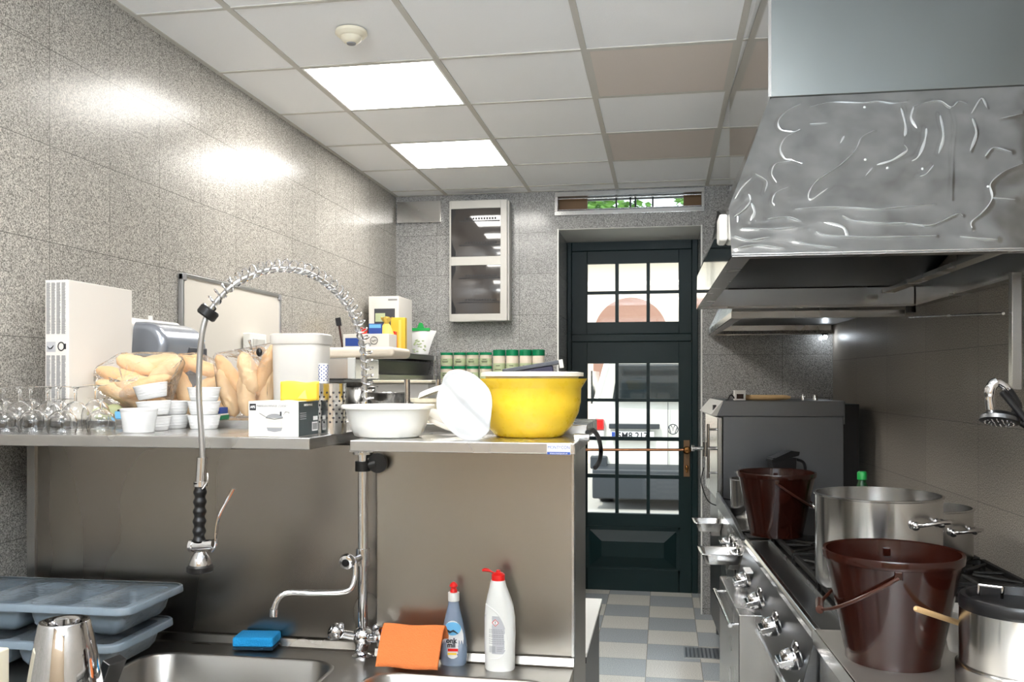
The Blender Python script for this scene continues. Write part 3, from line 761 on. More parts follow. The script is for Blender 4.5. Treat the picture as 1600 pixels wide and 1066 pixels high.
for s, l in loops:
    b = B(); rings = []
    def rr(d, z, r): return [(q[0] - ox, q[1] - oy, z) for q in rrect(s[0] - d, s[1] + d, s[2] - d, s[3] + d, r, 6)]
    rings = [rr(0.012, ZT + 0.0005, 0.087), rr(0.009, ZT + 0.004, 0.084), rr(0.002, ZT + 0.004, 0.077), rr(-0.004, ZT - 0.002, 0.071), rr(-0.008, ZT - 0.16, 0.067), rr(-0.02, ZT - 0.185, 0.055), rr(-0.05, ZT - 0.195, 0.03)]
    loft(b, rings, cap0=False, cap1=True)
    o = b.build('sink_bowl', 'steel_sink', su, angle=60)
    B().lathe([(0, 0), (0.035, 0), (0.04, 0.002), (0.04, 0.003), (0, 0.003)], 24, c=((s[0] + s[1]) / 2 - ox, (s[2] + s[3]) / 2 - oy, ZT - 0.1948)).build('drain', 'chrome', o)
b = B()
def ups(yf, x0, x1):
    b.prism([(yf - 0.006 - oy, ZT + 0.020), (yf - 0.001 - oy, ZT + 0.022), (yf - 0.001 - oy, ZT - 0.001), (yf - 0.03 - oy, ZT - 0.001), (yf - 0.03 - oy, ZT + 0.0005), (yf - 0.014 - oy, ZT + 0.002)], x0 - ox, x1 - ox, 'x')
ups(YPL - 0.006, -1.80, -0.744); ups(YPR - 0.003, -0.742, X1c)
b.build('upstand', 'steel_panel', su)
B().box(X0c - ox, -0.743 - ox, Y1c - oy, YPL - 0.007 - oy, ZT - 0.002, ZT).box(-0.742 - ox, X1c - ox, 2.19 - oy, YPR - 0.004 - oy, ZT - 0.0019, ZT).build('rear_strip', 'steel_sink', su, smooth=False)
b = B().box(X0c - ox, X1c - ox, Y0c - oy, Y0c - oy + 0.002, ZT - 0.05, ZT).box(X1c - ox - 0.002, X1c - ox, Y0c - oy, 2.07 - oy, ZT - 0.05, ZT)
b.build('apron', 'steel', su)
for x in (X0c + 0.03, X1c - 0.05):
    for y in (Y0c + 0.03, 2.02):
        B().box(x - 0.02 - ox, x + 0.02 - ox, y - 0.02 - oy, y + 0.02 - oy, 0.0, ZT - 0.003).build('leg', 'steel_dark', su)

# ------------------------------------------------------------------ pre-rinse tap
YP = 2.20
base = at(567, 1010, Y=YP); PX = base.x
tp = thing('pre_rinse_tap', 'chrome pre-rinse tap with spring arch, hanging spray gun and swing spout', 'tap', (PX, YP, ZT))
def L(u, v, y): q = at(u, v, Y=y); return (q.x - PX, q.y - YP, q.z - ZT)
zt_ = at(567, 700, Y=YP).z - ZT
b = B().lathe([(0, 0), (0.028, 0), (0.028, 0.006), (0.015, 0.012), (0.0125, 0.05), (0.0125, zt_ + 0.12), (0, zt_ + 0.12)], 24)
b.build('riser_pipe', 'chrome', tp)
b = B()                                            # mixer body with two cross handles
b.ball((0, 0, 0.055), 0.028).rod((0, 0, 0.05), (-0.05, -0.025, 0.065), 0.012).rod((0, 0, 0.05), (0.05, -0.025, 0.06), 0.012).rod((0, 0, 0.05), (0, -0.03, 0.02), 0.012)
b.lathe([(0.016, 0.02), (0.02, 0.03), (0.02, 0.038), (0.015, 0.045)], 20)
b.build('mixer_body', 'chrome', tp)
for s in (-1, 1):
    q = B(); T = Matrix.Translation((s * 0.05, -0.028, 0.066)) @ Matrix.Rotation(s * 0.9, 4, 'Y') @ Matrix.Rotation(0.5, 4, 'X')
    q.lathe([(0, 0), (0.018, 0), (0.022, 0.006), (0.022, 0.022), (0.016, 0.03), (0, 0.031)], 8, T=T)
    for k in range(4):
        a = PI / 2 * k
        q.ball((0.02 * math.cos(a), 0.02 * math.sin(a), 0.014), 0.009, n=10, T=T)
    o = q.build('tap_handle', 'chrome', tp)
    B().lathe([(0, 0.0312), (0.008, 0.0312), (0.007, 0.033), (0, 0.033)], 14, T=T).build('temperature_dot', 'blue' if s > 0 else 'chrome', o)
# bracket that holds the pipe below the shelf
b = B()
zk = at(567, 728, Y=YP).z - ZT
b.cyl(0.020, zk - 0.014, zk + 0.012, 20).box(-0.012, 0.02, 0.0, 0.012, zk + 0.02, zk + 0.05)
b.rod((0.0, 0, zk), (0.035, 0.004, zk + 0.006), 0.012)
T = Matrix.Translation((0.04, 0.002, zk + 0.008)) @ Matrix.Rotation(PI / 2, 4, 'X')
b.lathe([(0, -0.016), (0.022, -0.014), (0.026, -0.004), (0.026, 0.006), (0, 0.008)], 24, T=T)
b.build('wall_clamp', 'black_rubber', tp, bevel=0.001)
b = B().cyl(0.026, zk + 0.03, zk + 0.036, 20).box(-0.035, 0.03, -0.005, 0.015, zk + 0.036, zk + 0.04)
b.build('clamp_plate', 'steel_bright', tp)
# swing spout on its branch
b = B()
vz = L(566, 870, YP)[2]
b.cyl(0.018, vz - 0.022, vz + 0.022, 20)
kn = Vector(L(543, 877, YP - 0.05))
b.rod((0, 0, vz), kn + Vector((0.012, 0.01, 0)), 0.010)
b.build('branch', 'chrome', tp)
q = B(); T = Matrix.Translation(kn) @ Matrix.Rotation(PI / 2 + 0.15, 4, 'X')
q.lathe([(0, -0.01), (0.014, -0.01), (0.02, -0.004), (0.0215, 0.004), (0.018, 0.012), (0.012, 0.015), (0, 0.013)], 24, T=T)
o = q.build('spout_valve', 'chrome', tp)
B().lathe([(0, 0.014), (0.010, 0.0155), (0.008, 0.018), (0, 0.018)], 20, T=T).build('valve_button', 'black_plastic', o)
sp = spline([L(555, 880, YP - 0.045), L(555, 900, YP - 0.05), L(548, 920, YP - 0.06), L(530, 926, YP - 0.07), L(490, 927, YP - 0.09), L(452, 926, YP - 0.11), L(436, 934, YP - 0.12), L(428, 952, YP - 0.125)], 6)
b = B().tube(sp, 0.0075, 12)
b.rod(sp[-1], (sp[-1].x - 0.001, sp[-1].y, sp[-1].z - 0.018), 0.011)
b.build('spout', 'chrome', tp)
# hose, spring, collar
arc_px = [(571, 640, 2.20), (570, 600, 2.20), (567, 545, 2.19), (553, 497, 2.165), (527, 459, 2.13), (490, 431, 2.07), (450, 420, 2.01), (410, 424, 1.965), (372, 441, 1.92), (345, 464, 1.905), (325, 489, 1.895)]
low_px = [(325, 489, 1.895), (317, 515, 1.89), (312, 560, 1.89), (311, 620, 1.89), (315, 680, 1.89), (317, 722, 1.89)]
arc = spline([L(*p) for p in arc_px], 10)
low = spline([L(*p) for p in low_px], 8)
B().tube([(0, 0, zt_ - 0.02)] + [(0, 0, zt_ + 0.06)] + arc[3:] , 0.0062, 10).build('hose_core', 'alu', tp)
B().tube(low, 0.0068, 10).build('hose', 'alu', tp)
tot = [0]
for i in range(1, len(arc)): tot.append(tot[-1] + (arc[i] - arc[i - 1]).length)
Lg = tot[-1]; turns = 36; N_ = turns * 14; coil = []
j = 0
for i in range(N_ + 1):
    s_ = Lg * i / N_
    while j < len(tot) - 2 and tot[j + 1] < s_: j += 1
    f_ = (s_ - tot[j]) / (tot[j + 1] - tot[j]); p_ = arc[j].lerp(arc[j + 1], f_)
    dd = (arc[j + 1] - arc[j]).normalized(); sd_ = dd.cross(Vector((0, 1, 0))).normalized(); ud = sd_.cross(dd)
    a = 2 * PI * turns * i / N_
    off = sd_ * (-0.007)                             # the spring rides slightly outside of the hose
    coil.append(p_ + off + (sd_ * math.cos(a) + ud * math.sin(a)) * 0.0150 + dd * (0.0065 * math.sin(a)))
B().tube(coil, 0.0020, 6).build('spring', 'chrome', tp)
B().cyl(0.017, -0.02, 0.0, 20, T=Matrix.Translation(arc[0])).build('spring_seat', 'chrome', tp)
q = B(); dvec = (arc[-1] - arc[-3]).normalized()
T = Matrix.Translation(arc[-1]) @ dvec.to_track_quat('Z', 'Y').to_matrix().to_4x4()
q.lathe([(0.006, -0.010), (0.02, -0.012), (0.0235, -0.008), (0.0235, 0.008), (0.02, 0.012), (0.006, 0.010)], 24, T=T, closed=True)
q.build('rubber_bumper', 'black_rubber', tp)
# spray gun
gy = 1.89
g0, g1 = Vector(L(316, 715, gy)), Vector(L(314, 752, gy))
b = B().rod(g0, g1, 0.0115); b.rod(g1, g1 + Vector((0, 0, -0.012)), 0.015, r2=0.016)
b.build('swivel', 'chrome', tp)
B().tube(spline([L(324, 740, gy - 0.012), L(324, 752, gy - 0.018), L(316, 764, gy - 0.018)], 5), 0.0018, 6).build('hook_wire', 'steel_bright', tp)
h0, h1 = Vector(L(313, 754, gy)), Vector(L(311, 845, gy))
n_ = 60; pts = [h0.lerp(h1, i / n_) for i in range(n_ + 1)]
B().tube(pts, [0.0135 + 0.0018 * math.cos(2 * PI * 6 * i / n_) for i in range(n_ + 1)], 20).build('grip', 'black_rubber', tp)
b = B()
c0 = Vector(L(300, 853, gy)); c1 = Vector(L(334, 851, gy))
b.rod(c0, c1, 0.0125, 20).rod(c0 - Vector((0.004, 0, 0)), c0 + Vector((0.004, 0, 0)), 0.0145, 20)
hd = Vector(L(313, 862, gy))
b.lathe([(0, 0.0), (0.012, 0.0), (0.02, -0.012), (0.0245, -0.026), (0.0245, -0.034), (0, -0.034)], 24, T=Matrix.Translation(hd))
b.build('valve_body', 'chrome', tp)
B().lathe([(0.0, -0.03), (0.026, -0.03), (0.0305, -0.034), (0.0305, -0.044), (0.026, -0.048), (0, -0.046)], 28, T=Matrix.Translation(hd)).build('spray_face', 'black_rubber', tp)
lv = spline([L(330, 862, gy), L(337, 852, gy - 0.004), L(338, 830, gy - 0.004), L(342, 808, gy - 0.003), L(353, 786, gy - 0.002), L(365, 764, gy)], 6)
B().tube(lv, [0.004] * 8 + [0.0045] * (len(lv) - 14) + [0.0055] * 6, 8, flat=0.6).build('trigger', 'chrome', tp)

# ------------------------------------------------------------------ things by the sinks
def on(u, v, z): return at(u, v, z=z)
# sponge
p = on(399, 1015, ZT + 0.0)
st = thing('sponge', 'bright blue sponge on the rim of the left sink bowl', 'sponge', (p.x, p.y + 0.01, ZT + 0.005), 0.12)
B().box(-0.055, 0.055, -0.038, 0.038, 0.008, 0.034).build('foam', 'sponge', st, bevel=0.006)
B().box(-0.054, 0.054, -0.037, 0.037, 0.0, 0.008).build('scouring_pad', 'scourer', st, bevel=0.002)
# orange cloth folded in two and draped over the divider
p = on(640, 1050, ZT)
def cl(u_, v_):
    x = -0.082 + 0.164 * u_
    a = v_ * 2 - 1                                    # -1 front hem, 0 fold, 1 back hem
    y = 0.052 * a * (0.4 + 0.6 * abs(a)) + 0.002 * math.sin(u_ * 9)
    z = 0.092 * (1 - abs(a) ** 2.2) + 0.001 * math.sin(u_ * 7 + v_ * 3) + 0.006 * u_
    return (x, y, z + 0.004)
B().grid(cl, 40, 40).build('orange_cloth', 'orange_cloth', solid=0.0045, loc=(p.x + 0.002, p.y + 0.035, ZT + 0.006), rot=(0, 0, -0.12))
o = bpy.data.objects['orange_cloth']; tag(o, 'folded orange cloth draped between the two sink bowls, before the blue bottle', 'cloth')
# washing up liquid
def oval_bottle(b, prof, depth, n=28):
    """prof: (half width, z, x shift)"""
    rings = []
    for w_, z, s in prof:
        dd = min(depth, w_ * 0.95)
        rings.append([(s + w_ * math.copysign(abs(math.cos(a)) ** 0.85, math.cos(a)), dd * math.copysign(abs(math.sin(a)) ** 0.85, math.sin(a)), z) for a in [2 * PI * i / n for i in range(n)]])
    return loft(b, rings)
p = on(706, 1042, ZT)
bt = thing('dish_soap_bottle', 'clear blue washing-up liquid bottle with white collar and red nozzle', 'bottle', (p.x, p.y + 0.02, ZT + 0.001), 0.12)
def pr(ws): return [(w_ / 2 / 1000, h_ / 1000, 0) for w_, h_ in ws]
B_ = pr([(60, 0), (66, 4), (70, 20), (69, 40), (64, 65), (56, 90), (46, 115), (36, 135), (29, 150), (27, 158), (27, 164)])
oval_bottle(B(), B_, 0.024).build('body', 'clear_blue', bt)
B().cyl(0.0145, 0.160, 0.182, 24).build('collar', 'white_plastic', bt, bevel=0.001)
B().lathe([(0, 0.180), (0.009, 0.182), (0.009, 0.188), (0.006, 0.192), (0.011, 0.198), (0.008, 0.204), (0.003, 0.208), (0, 0.208)], 16).build('nozzle', 'red', bt)
def oval_label(w_, h_, y, n=26, dep=0.024, hw=0.035):
    b = B(); rings = []
    pts = [(w_ * math.cos(2 * PI * i / n), h_ * math.sin(2 * PI * i / n)) for i in range(n)]
    def yy(x): return -dep * math.sqrt(max(0, 1 - (x / hw) ** 2)) - 0.0006
    vs = [(0, yy(0) - 0.0006, y)]; fs = []
    for k in range(1, 5):
        for q in pts: vs.append((q[0] * k / 4, yy(q[0] * k / 4), y + q[1] * k / 4))
    for i in range(n): fs.append((0, 1 + i, 1 + (i + 1) % n))
    for k in range(3):
        for i in range(n): fs.append((1 + k * n + i, 1 + (k + 1) * n + i, 1 + (k + 1) * n + (i + 1) % n, 1 + k * n + (i + 1) % n))
    return b.add(vs, fs)
lb = oval_label(0.027, 0.048, 0.068).build('front_label', 'print_white', bt)
tp2 = oval_label(0.021, 0.017, 0.096, dep=0.0255).build('label_sky', 'skyblue', lb)
b = B().tube([(-0.016, -0.0265, 0.094), (-0.006, -0.0275, 0.088), (0.002, -0.028, 0.092), (0.014, -0.027, 0.084)], [0.003, 0.006, 0.005, 0.002], 6, flat=0.4)
b.build('label_picture', 'print_dark', lb)
text('onk', 0.017, 'label_lettering', 'print_dark', lb, (-0.003, -0.0262, 0.066), (PI / 2, 0, 0), bold=0.0006)
text('mil', 0.017, 'label_lettering', 'print_dark', lb, (-0.003, -0.0262, 0.055), (PI / 2, 0, 0), bold=0.0006)
B().box(-0.012, 0.014, -0.0272, -0.0258, 0.040, 0.046).build('label_band', 'red', lb)
B().box(-0.012, 0.010, -0.0272, -0.0252, 0.031, 0.035).build('label_band', 'yellow', lb)
# white cleaner bottle
p = on(779, 1050, ZT)
wb_ = thing('cleaner_bottle', 'tall white cleaner bottle with open red flip cap and grey back label', 'bottle', (p.x, p.y + 0.018, ZT + 0.001), 0.06)
prof = [(0.034, 0, 0), (0.0375, 0.004, 0), (0.038, 0.05, 0), (0.039, 0.09, 0.0005), (0.0385, 0.13, 0), (0.035, 0.16, -0.001), (0.028, 0.185, -0.003), (0.0215, 0.205, -0.0045), (0.0185, 0.218, -0.005), (0.0175, 0.222, -0.005)]
oval_bottle(B(), prof, 0.026).build('body', 'white_plastic', wb_)
sw_ = [(-0.033 + 0.0, 0.165), (-0.020, 0.158), (-0.004, 0.146), (0.010, 0.126), (0.019, 0.10), (0.022, 0.075), (0.016, 0.05), (0.0, 0.034), (-0.02, 0.032)]
def surf(x, k=0.0): return -0.026 * math.sqrt(max(0.05, 1 - (x / 0.0395) ** 2)) - k
B().tube(spline([(x, surf(x, -0.0005), z) for x, z in sw_], 5), 0.0022, 6).build('body_ridge', 'white_plastic', wb_)
lbp = [(-0.030, 0.045), (0.004, 0.042), (0.016, 0.056), (0.019, 0.078), (0.014, 0.105), (0.002, 0.127), (-0.014, 0.138), (-0.030, 0.138)]
b = B(); vs = []; k = 8
for z in [0.045 + 0.093 * i / 14 for i in range(15)]:
    xr = 0.027 - 0.012 * max(0, (z - 0.08) / 0.058) ** 1.6 * 2.2 - 0.01 * max(0, (0.06 - z) / 0.018)
    for i in range(9): x = -0.0375 + (xr + 0.0375) * i / 8; vs.append((x, surf(x, 0.0007), z))
b.add(vs, [(j * 9 + i, j * 9 + i + 1, (j + 1) * 9 + i + 1, (j + 1) * 9 + i) for j in range(14) for i in range(8)])
lb = b.build('back_label', 'print_light', wb_)
b = B()
for i, (z, x0_, x1_) in enumerate([(0.104, -0.026, 0.010), (0.100, -0.026, 0.012), (0.096, -0.026, 0.013), (0.090, -0.026, 0.014), (0.086, -0.026, 0.013), (0.080, -0.026, 0.014), (0.075, -0.026, 0.016), (0.070, -0.026, 0.015), (0.060, -0.004, 0.012), (0.056, -0.004, 0.010), (0.052, -0.004, 0.008)]):
    n = 6
    for q in range(n):
        xa = x0_ + (x1_ - x0_) * q / n; xb = x0_ + (x1_ - x0_) * (q + 0.85) / n
        b.add([(xa, surf(xa, 0.0012), z), (xb, surf(xb, 0.0012), z), (xb, surf(xb, 0.0012), z + 0.0013), (xa, surf(xa, 0.0012), z + 0.0013)], [(0, 1, 2, 3)])
for q in range(9):
    xa = -0.024 + q * 0.0018
    b.add([(xa, surf(xa, 0.0012), 0.048), (xa + 0.001, surf(xa, 0.0012), 0.048), (xa + 0.001, surf(xa, 0.0012), 0.064), (xa, surf(xa, 0.0012), 0.064)], [(0, 1, 2, 3)])
b.build('label_print', 'print_grey', lb, smooth=False)
b = B(); cx, cz = -0.008, 0.122; r1, r2 = 0.009, 0.0072
def dia(r): return [(cx - r, cz), (cx, cz - r), (cx + r, cz), (cx, cz + r)]
o = B(); o.add([(x, surf(x, 0.0014), z) for x, z in dia(r1)], [(0, 1, 2, 3)]); o.build('hazard_diamond', 'red', lb, smooth=False)
o = B(); o.add([(x, surf(x, 0.0018), z) for x, z in dia(r2)], [(0, 1, 2, 3)]); o.build('hazard_field', 'print_white', lb, smooth=False)
o = B(); o.box(cx - 0.0008, cx + 0.0008, surf(cx, 0.0026), surf(cx, 0.0018), cz - 0.001, cz + 0.004).box(cx - 0.0008, cx + 0.0008, surf(cx, 0.0026), surf(cx, 0.0018), cz - 0.004, cz - 0.0025)
o.build('hazard_mark', 'print_dark', lb, smooth=False)
b = B().lathe([(0, 0.221), (0.0165, 0.221), (0.0165, 0.236), (0.012, 0.240), (0.006, 0.242), (0.005, 0.247), (0, 0.247)], 24, c=(-0.004, 0, 0))
cp = b.build('cap', 'red', wb_)
b = B().tube([(-0.010, 0, 0.237), (-0.022, 0, 0.243), (-0.030, 0, 0.246), (-0.038, 0, 0.247), (-0.044, 0, 0.245)], [0.003, 0.003, 0.007, 0.0075, 0.005], 12, flat=0.6)
b.build('flip_lid', 'red', cp)

# ------------------------------------------------------------------ yellow bowl and company on the right shelf
p = on(828, 684, ZS)
yb = thing('mixing_bowl', 'large yellow plastic mixing bowl on the right-hand shelf', 'bowl', (p.x, 2.035, ZS + 0.0005))
yb.location.x = at(827, 640, Y=2.15).x; yb.location.y = 2.15
k = 2.15 / F / 0.99
b = B()
hb_ = 0.1415
r_ = 86 * k
prof = [(0, 0), (0.078, 0), (0.084, 0.003), (0.105, 0.026), (0.121, 0.058), (0.1265, 0.085), (0.1275, hb_ - 0.024), (0.129, hb_ - 0.022), (0.140, hb_ - 0.004), (0.1415, hb_), (0.1385, hb_), (0.126, hb_ - 0.02), (0.124, 0.085), (0.118, 0.058), (0.10, 0.028), (0.08, 0.006), (0, 0.004)]
b.lathe(prof, 56)
b.build('body', 'yellow', yb, angle=50)
b = B(); b.prism([(-0.128, hb_ - 0.035), (-0.118, hb_ - 0.05), (-0.118, hb_), (-0.139, hb_), (-0.139, hb_ - 0.026)], -0.028, 0.02)
b.build('spout_handle', 'yellow', yb, bevel=0.004)
ib = thing('inner_bowl', 'white plastic bowl nested inside the yellow mixing bowl', 'bowl', (yb.location.x + 0.006, 2.155, ZS + 0.03))
h2 = hb_ - 0.03
B().lathe([(0, 0.0), (0.07, 0.0), (0.10, 0.05), (0.113, h2 - 0.004), (0.116, h2 + 0.010), (0.124, h2 + 0.012), (0.124, h2 + 0.006), (0.127, h2 + 0.006), (0.127, h2 + 0.015), (0.112, h2 + 0.017), (0.096, 0.052), (0.068, 0.004), (0, 0.004)], 48).build('body', 'white_plastic', ib, angle=50)
bx_ = thing('grey_tub', 'dark grey lidded tub resting tilted inside the white bowl', 'tub', (yb.location.x + 0.004, 2.19, ZS + hb_ + 0.022), 0.1, rot=(0, -0.16, 0.12))
B().box(-0.075, 0.072, -0.035, 0.035, 0.004, 0.014).build('lid', 'grey_dark', bx_, bevel=0.002)
B().box(-0.06, 0.050, -0.030, 0.030, -0.03, 0.004).build('tub_body', 'purple', bx_, bevel=0.003)
B().box(0.066, 0.0765, -0.036, 0.036, -0.006, 0.0145).build('rim_corner', 'panel_grey', bx_, bevel=0.001)
# white basin
p = at(607, 660, Y=2.07)
ws = thing('basin', 'round white plastic basin at the left end of the right-hand shelf', 'basin', (p.x, 2.068, ZS + 0.0005))
B().lathe([(0, 0), (0.072, 0), (0.082, 0.004), (0.094, 0.030), (0.103, 0.066), (0.1045, 0.068), (0.113, 0.069), (0.1145, 0.073), (0.113, 0.078), (0.103, 0.0785), (0.1, 0.074), (0.088, 0.03), (0.077, 0.007), (0, 0.004)], 56, sy=0.92).build('body', 'white_plastic', ws, angle=50)
# white floppy dish leaning on the yellow bowl
def dish(u_, v_):
    a = 2 * PI * u_; r = v_
    x = 0.066 * r * math.cos(a); z = 0.088 * r * math.sin(a)
    y = -0.020 + 0.022 * r ** 2 + 0.016 * math.exp(-((x + 0.25 * z + 0.004) / 0.012) ** 2) * (1 - r * 0.4) + 0.010 * math.sin(z * 34 + x * 20) * r - 0.012 * math.exp(-((z - 0.4 * x) / 0.02) ** 2) * r * (1 if x > 0 else 0)
    x *= 1 + 0.05 * math.sin(3 * a + 1); z *= 1 + 0.04 * math.sin(2 * a)
    if r > 0.86: y -= (r - 0.86) * 0.05
    return (x, y, z)
b = B(); b.grid(dish, 48, 16)
cl_ = b.build('white_dish', 'white_cloth', solid=0.002, angle=70)
pc = at(729, 633, Y=2.02)
cl_.location = (pc.x, 2.005, ZS + 0.080); cl_.rotation_euler = (-0.10, -0.62, -0.12)
tag(cl_, 'limp white oval dish leaning against the left side of the yellow bowl', 'dish')
# translucent lid lying behind it
tl = thing('oval_platter', 'translucent cream platter lying behind the limp white dish', 'platter', (at(687, 672, Y=2.16).x + 0.012, 2.165, ZS + 0.034), rot=(0.25, 0.38, 0.3))
B().lathe([(0, 0.006), (0.055, 0.006), (0.062, 0.0), (0.066, 0.0), (0.066, 0.002), (0.062, 0.003), (0.056, 0.009), (0, 0.009)], 32).build('platter_body', 'milky', tl)
rb = thing('ribbed_tub', 'small cream ribbed tub with a wide rim behind the white basin', 'tub', (at(666, 640, Y=2.32).x, 2.32, ZP + 0.0005))
b = B().lathe([(0, 0), (0.026, 0), (0.034, 0.052), (0.042, 0.054), (0.044, 0.064), (0.034, 0.064), (0.03, 0.056), (0.024, 0.004), (0, 0.004)], 30)
b.build('body', 'cream_plastic', rb)
b = B()
for i in range(24):
    a = 2 * PI * i / 24
    b.rod((0.0265 * math.cos(a), 0.0265 * math.sin(a), 0.006), (0.0338 * math.cos(a), 0.0338 * math.sin(a), 0.050), 0.0012, 5)
b.build('rib', 'cream_plastic', rb)
rb.children[-1]['kind'] = 'stuff'
wlid = thing('shallow_dish', 'shallow white dish upside down and tilted on the ribbed tub', 'dish', (rb.location.x + 0.022, 2.32, ZP + 0.078), rot=(0.0, -0.35, 0))
B().lathe([(0, 0.01), (0.035, 0.01), (0.044, 0.0), (0.047, 0.0), (0.037, 0.013), (0, 0.013)], 30).build('dish_body', 'white_plastic', wlid)

# black hose beside the partition
pts = [at(u, v, X=-0.172) for u, v in ((918, 676), (926, 672), (935, 684), (939, 705), (936, 722), (930, 731))]
hs = thing('black_hose', 'short black hose looping out at the end of the right-hand shelf', 'hose', pts[0])
B().tube([q - pts[0] + Vector((0, 0, 0)) for q in spline(pts, 6)], 0.006, 10).build('hose', 'black_rubber', hs)
B().rod(Vector((-0.03, 0, -0.012)), Vector((0.004, 0.0, -0.012)), 0.009).build('coupling', 'alu', hs)

# white-topped unit beyond the partition
zt2 = CH - 0.80
cb = thing('counter', 'low counter with a white top beyond the end of the partition', 'counter', (-0.62, 2.91, 0))
B().box(-0.11, 0.40, -0.32, 0.34, zt2 - 0.012, zt2).build('white_top', 'white_plastic', cb, bevel=0.002)
B().box(-0.11, 0.398, -0.32, 0.335, zt2 - 0.03, zt2 - 0.012).build('top_edge', 'black_plastic', cb)
B().box(-0.10, 0.39, -0.31, 0.33, 0.08, zt2 - 0.03).build('carcass', 'steel_dark', cb, bevel=0.002)
B().box(-0.09, 0.37, -0.29, 0.30, 0, 0.08).build('plinth', 'black_plastic', cb)

# ------------------------------------------------------------------ left shelf: glasses and ramekins
def stem_glass(h, r):
    t = thing('wine_glass', '', 'glass', (0, 0, 0), 0, 'upturned stemmed glasses')
    o = B().lathe([(r * 0.90, 0), (r, h * 0.16), (r, h * 0.34), (r * 0.86, h * 0.50), (r * 0.5, h * 0.62), (0.0045, h * 0.67), (0, h * 0.672), (0, h * 0.655), (0.004, h * 0.65), (r * 0.46, h * 0.605), (r * 0.86 - 0.0012, h * 0.49), (r - 0.0012, h * 0.34), (r - 0.0012, h * 0.16), (r * 0.90 - 0.0012, 0)], 26, closed=True)
    k = o.v; o.build('bowl', 'clearglass', t, angle=60)
    B().lathe([(0, h * 0.673), (0.0038, h * 0.674), (0.0034, h * 0.78), (0.0045, h * 0.93), (0.010, h * 0.975), (r * 0.9, h * 0.992), (r * 0.9, h), (0, h)], 26).build('stem_and_foot', 'clearglass', t, angle=50)
    return t
# (u, Y, words)
gl = [(8, 2.02, 'front row, at the left edge of the picture'), (52, 2.04, 'front row, second from the picture edge'), (97, 2.02, 'front row, third from the picture edge'), (158, 2.09, 'front row, beside the single ramekin'),
      (-14, 2.11, 'middle row, cut by the picture edge'), (31, 2.13, 'middle row, between the first two of the front row'), (76, 2.12, 'middle row, in front of the tall white carton'), (118, 2.12, 'middle row, right of the tall white carton'),
      (6, 2.22, 'back row, leftmost by the granite wall'), (48, 2.22, 'back row, at the left edge of the tall white carton'), (92, 2.21, 'back row, hiding the foot of the white carton'), (150, 2.20, 'back row, its foot standing clear against the carton')]
proto = {}
for i, (u, Y, wds) in enumerate(gl):
    kind = (0.118, 0.036) if i >= 4 else (0.088, 0.036)
    if i == 11: kind = (0.122, 0.037)
    lab = 'upturned stemmed glass in the %s' % wds
    loc = (XatY(u, Y), Y, ZSL + 0.0006)
    if kind not in proto: proto[kind] = g_ = stem_glass(*kind); g_.location = loc; g_['label'] = lab
    else: dup(proto[kind], loc, label=lab)
def ramekin(h, r, label):
    t = thing('ramekin', label, 'ramekin', (0, 0, 0), 0, 'white porcelain ramekins')
    b = B().lathe([(0, 0.002), (r * 0.72, 0.002), (r * 0.76, 0), (r * 0.82, 0.002), (r * 0.97, h * 0.86), (r * 0.97, h * 0.88), (r, h * 0.90), (r, h * 0.985), (r * 0.97, h), (r * 0.90, h * 0.97), (r * 0.76, 0.008), (0, 0.006)], 36)
    b.build('dish', 'porcelain', t, angle=50)
    if h < 0.05:
        q = B()
        for z in (0.3, 0.5, 0.7): q.lathe([(r * (0.82 + 0.15 * z) * 1.0, h * z - 0.0012), (r * (0.82 + 0.15 * z) + 0.0012, h * z), (r * (0.82 + 0.15 * z), h * z + 0.0012)], 36)
        q.build('fluting', 'porcelain', t)
    return t
r0 = ramekin(0.062, 0.046, 'single deep white ramekin standing alone at the front of the shelf')
r0.location = (XatY(217, 2.085), 2.085, ZSL + 0.0006)
stacks = [(241, 2.185, 3, 'left stack behind the single ramekin'), (270, 2.285, 2, 'low middle stack'), (319, 2.275, 3, 'right stack in front of the hose')]
posn = {3: ['bottom', 'middle', 'top'], 2: ['bottom', 'top']}
pr_ = None
for u, Y, n, w_ in stacks:
    for k in range(n):
        lab = 'white ribbed ramekin, %s one of the %s' % (posn[n][k], w_)
        loc = (XatY(u, Y), Y, ZSL + 0.0006 + k * 0.0385)
        rot = None
        if u == 241 and k == 2: rot = (0.05, -0.17, 0); loc = (loc[0] - 0.004, Y, loc[2] + 0.009)
        if u == 241 and k == 1: rot = (0.0, -0.06, 0); loc = (loc[0], Y, loc[2] + 0.002)
        if pr_ is None: pr_ = ramekin(0.0385, 0.0445, lab); pr_.location = loc
        else: dup(pr_, loc, label=lab, rotz=0, rot=rot)

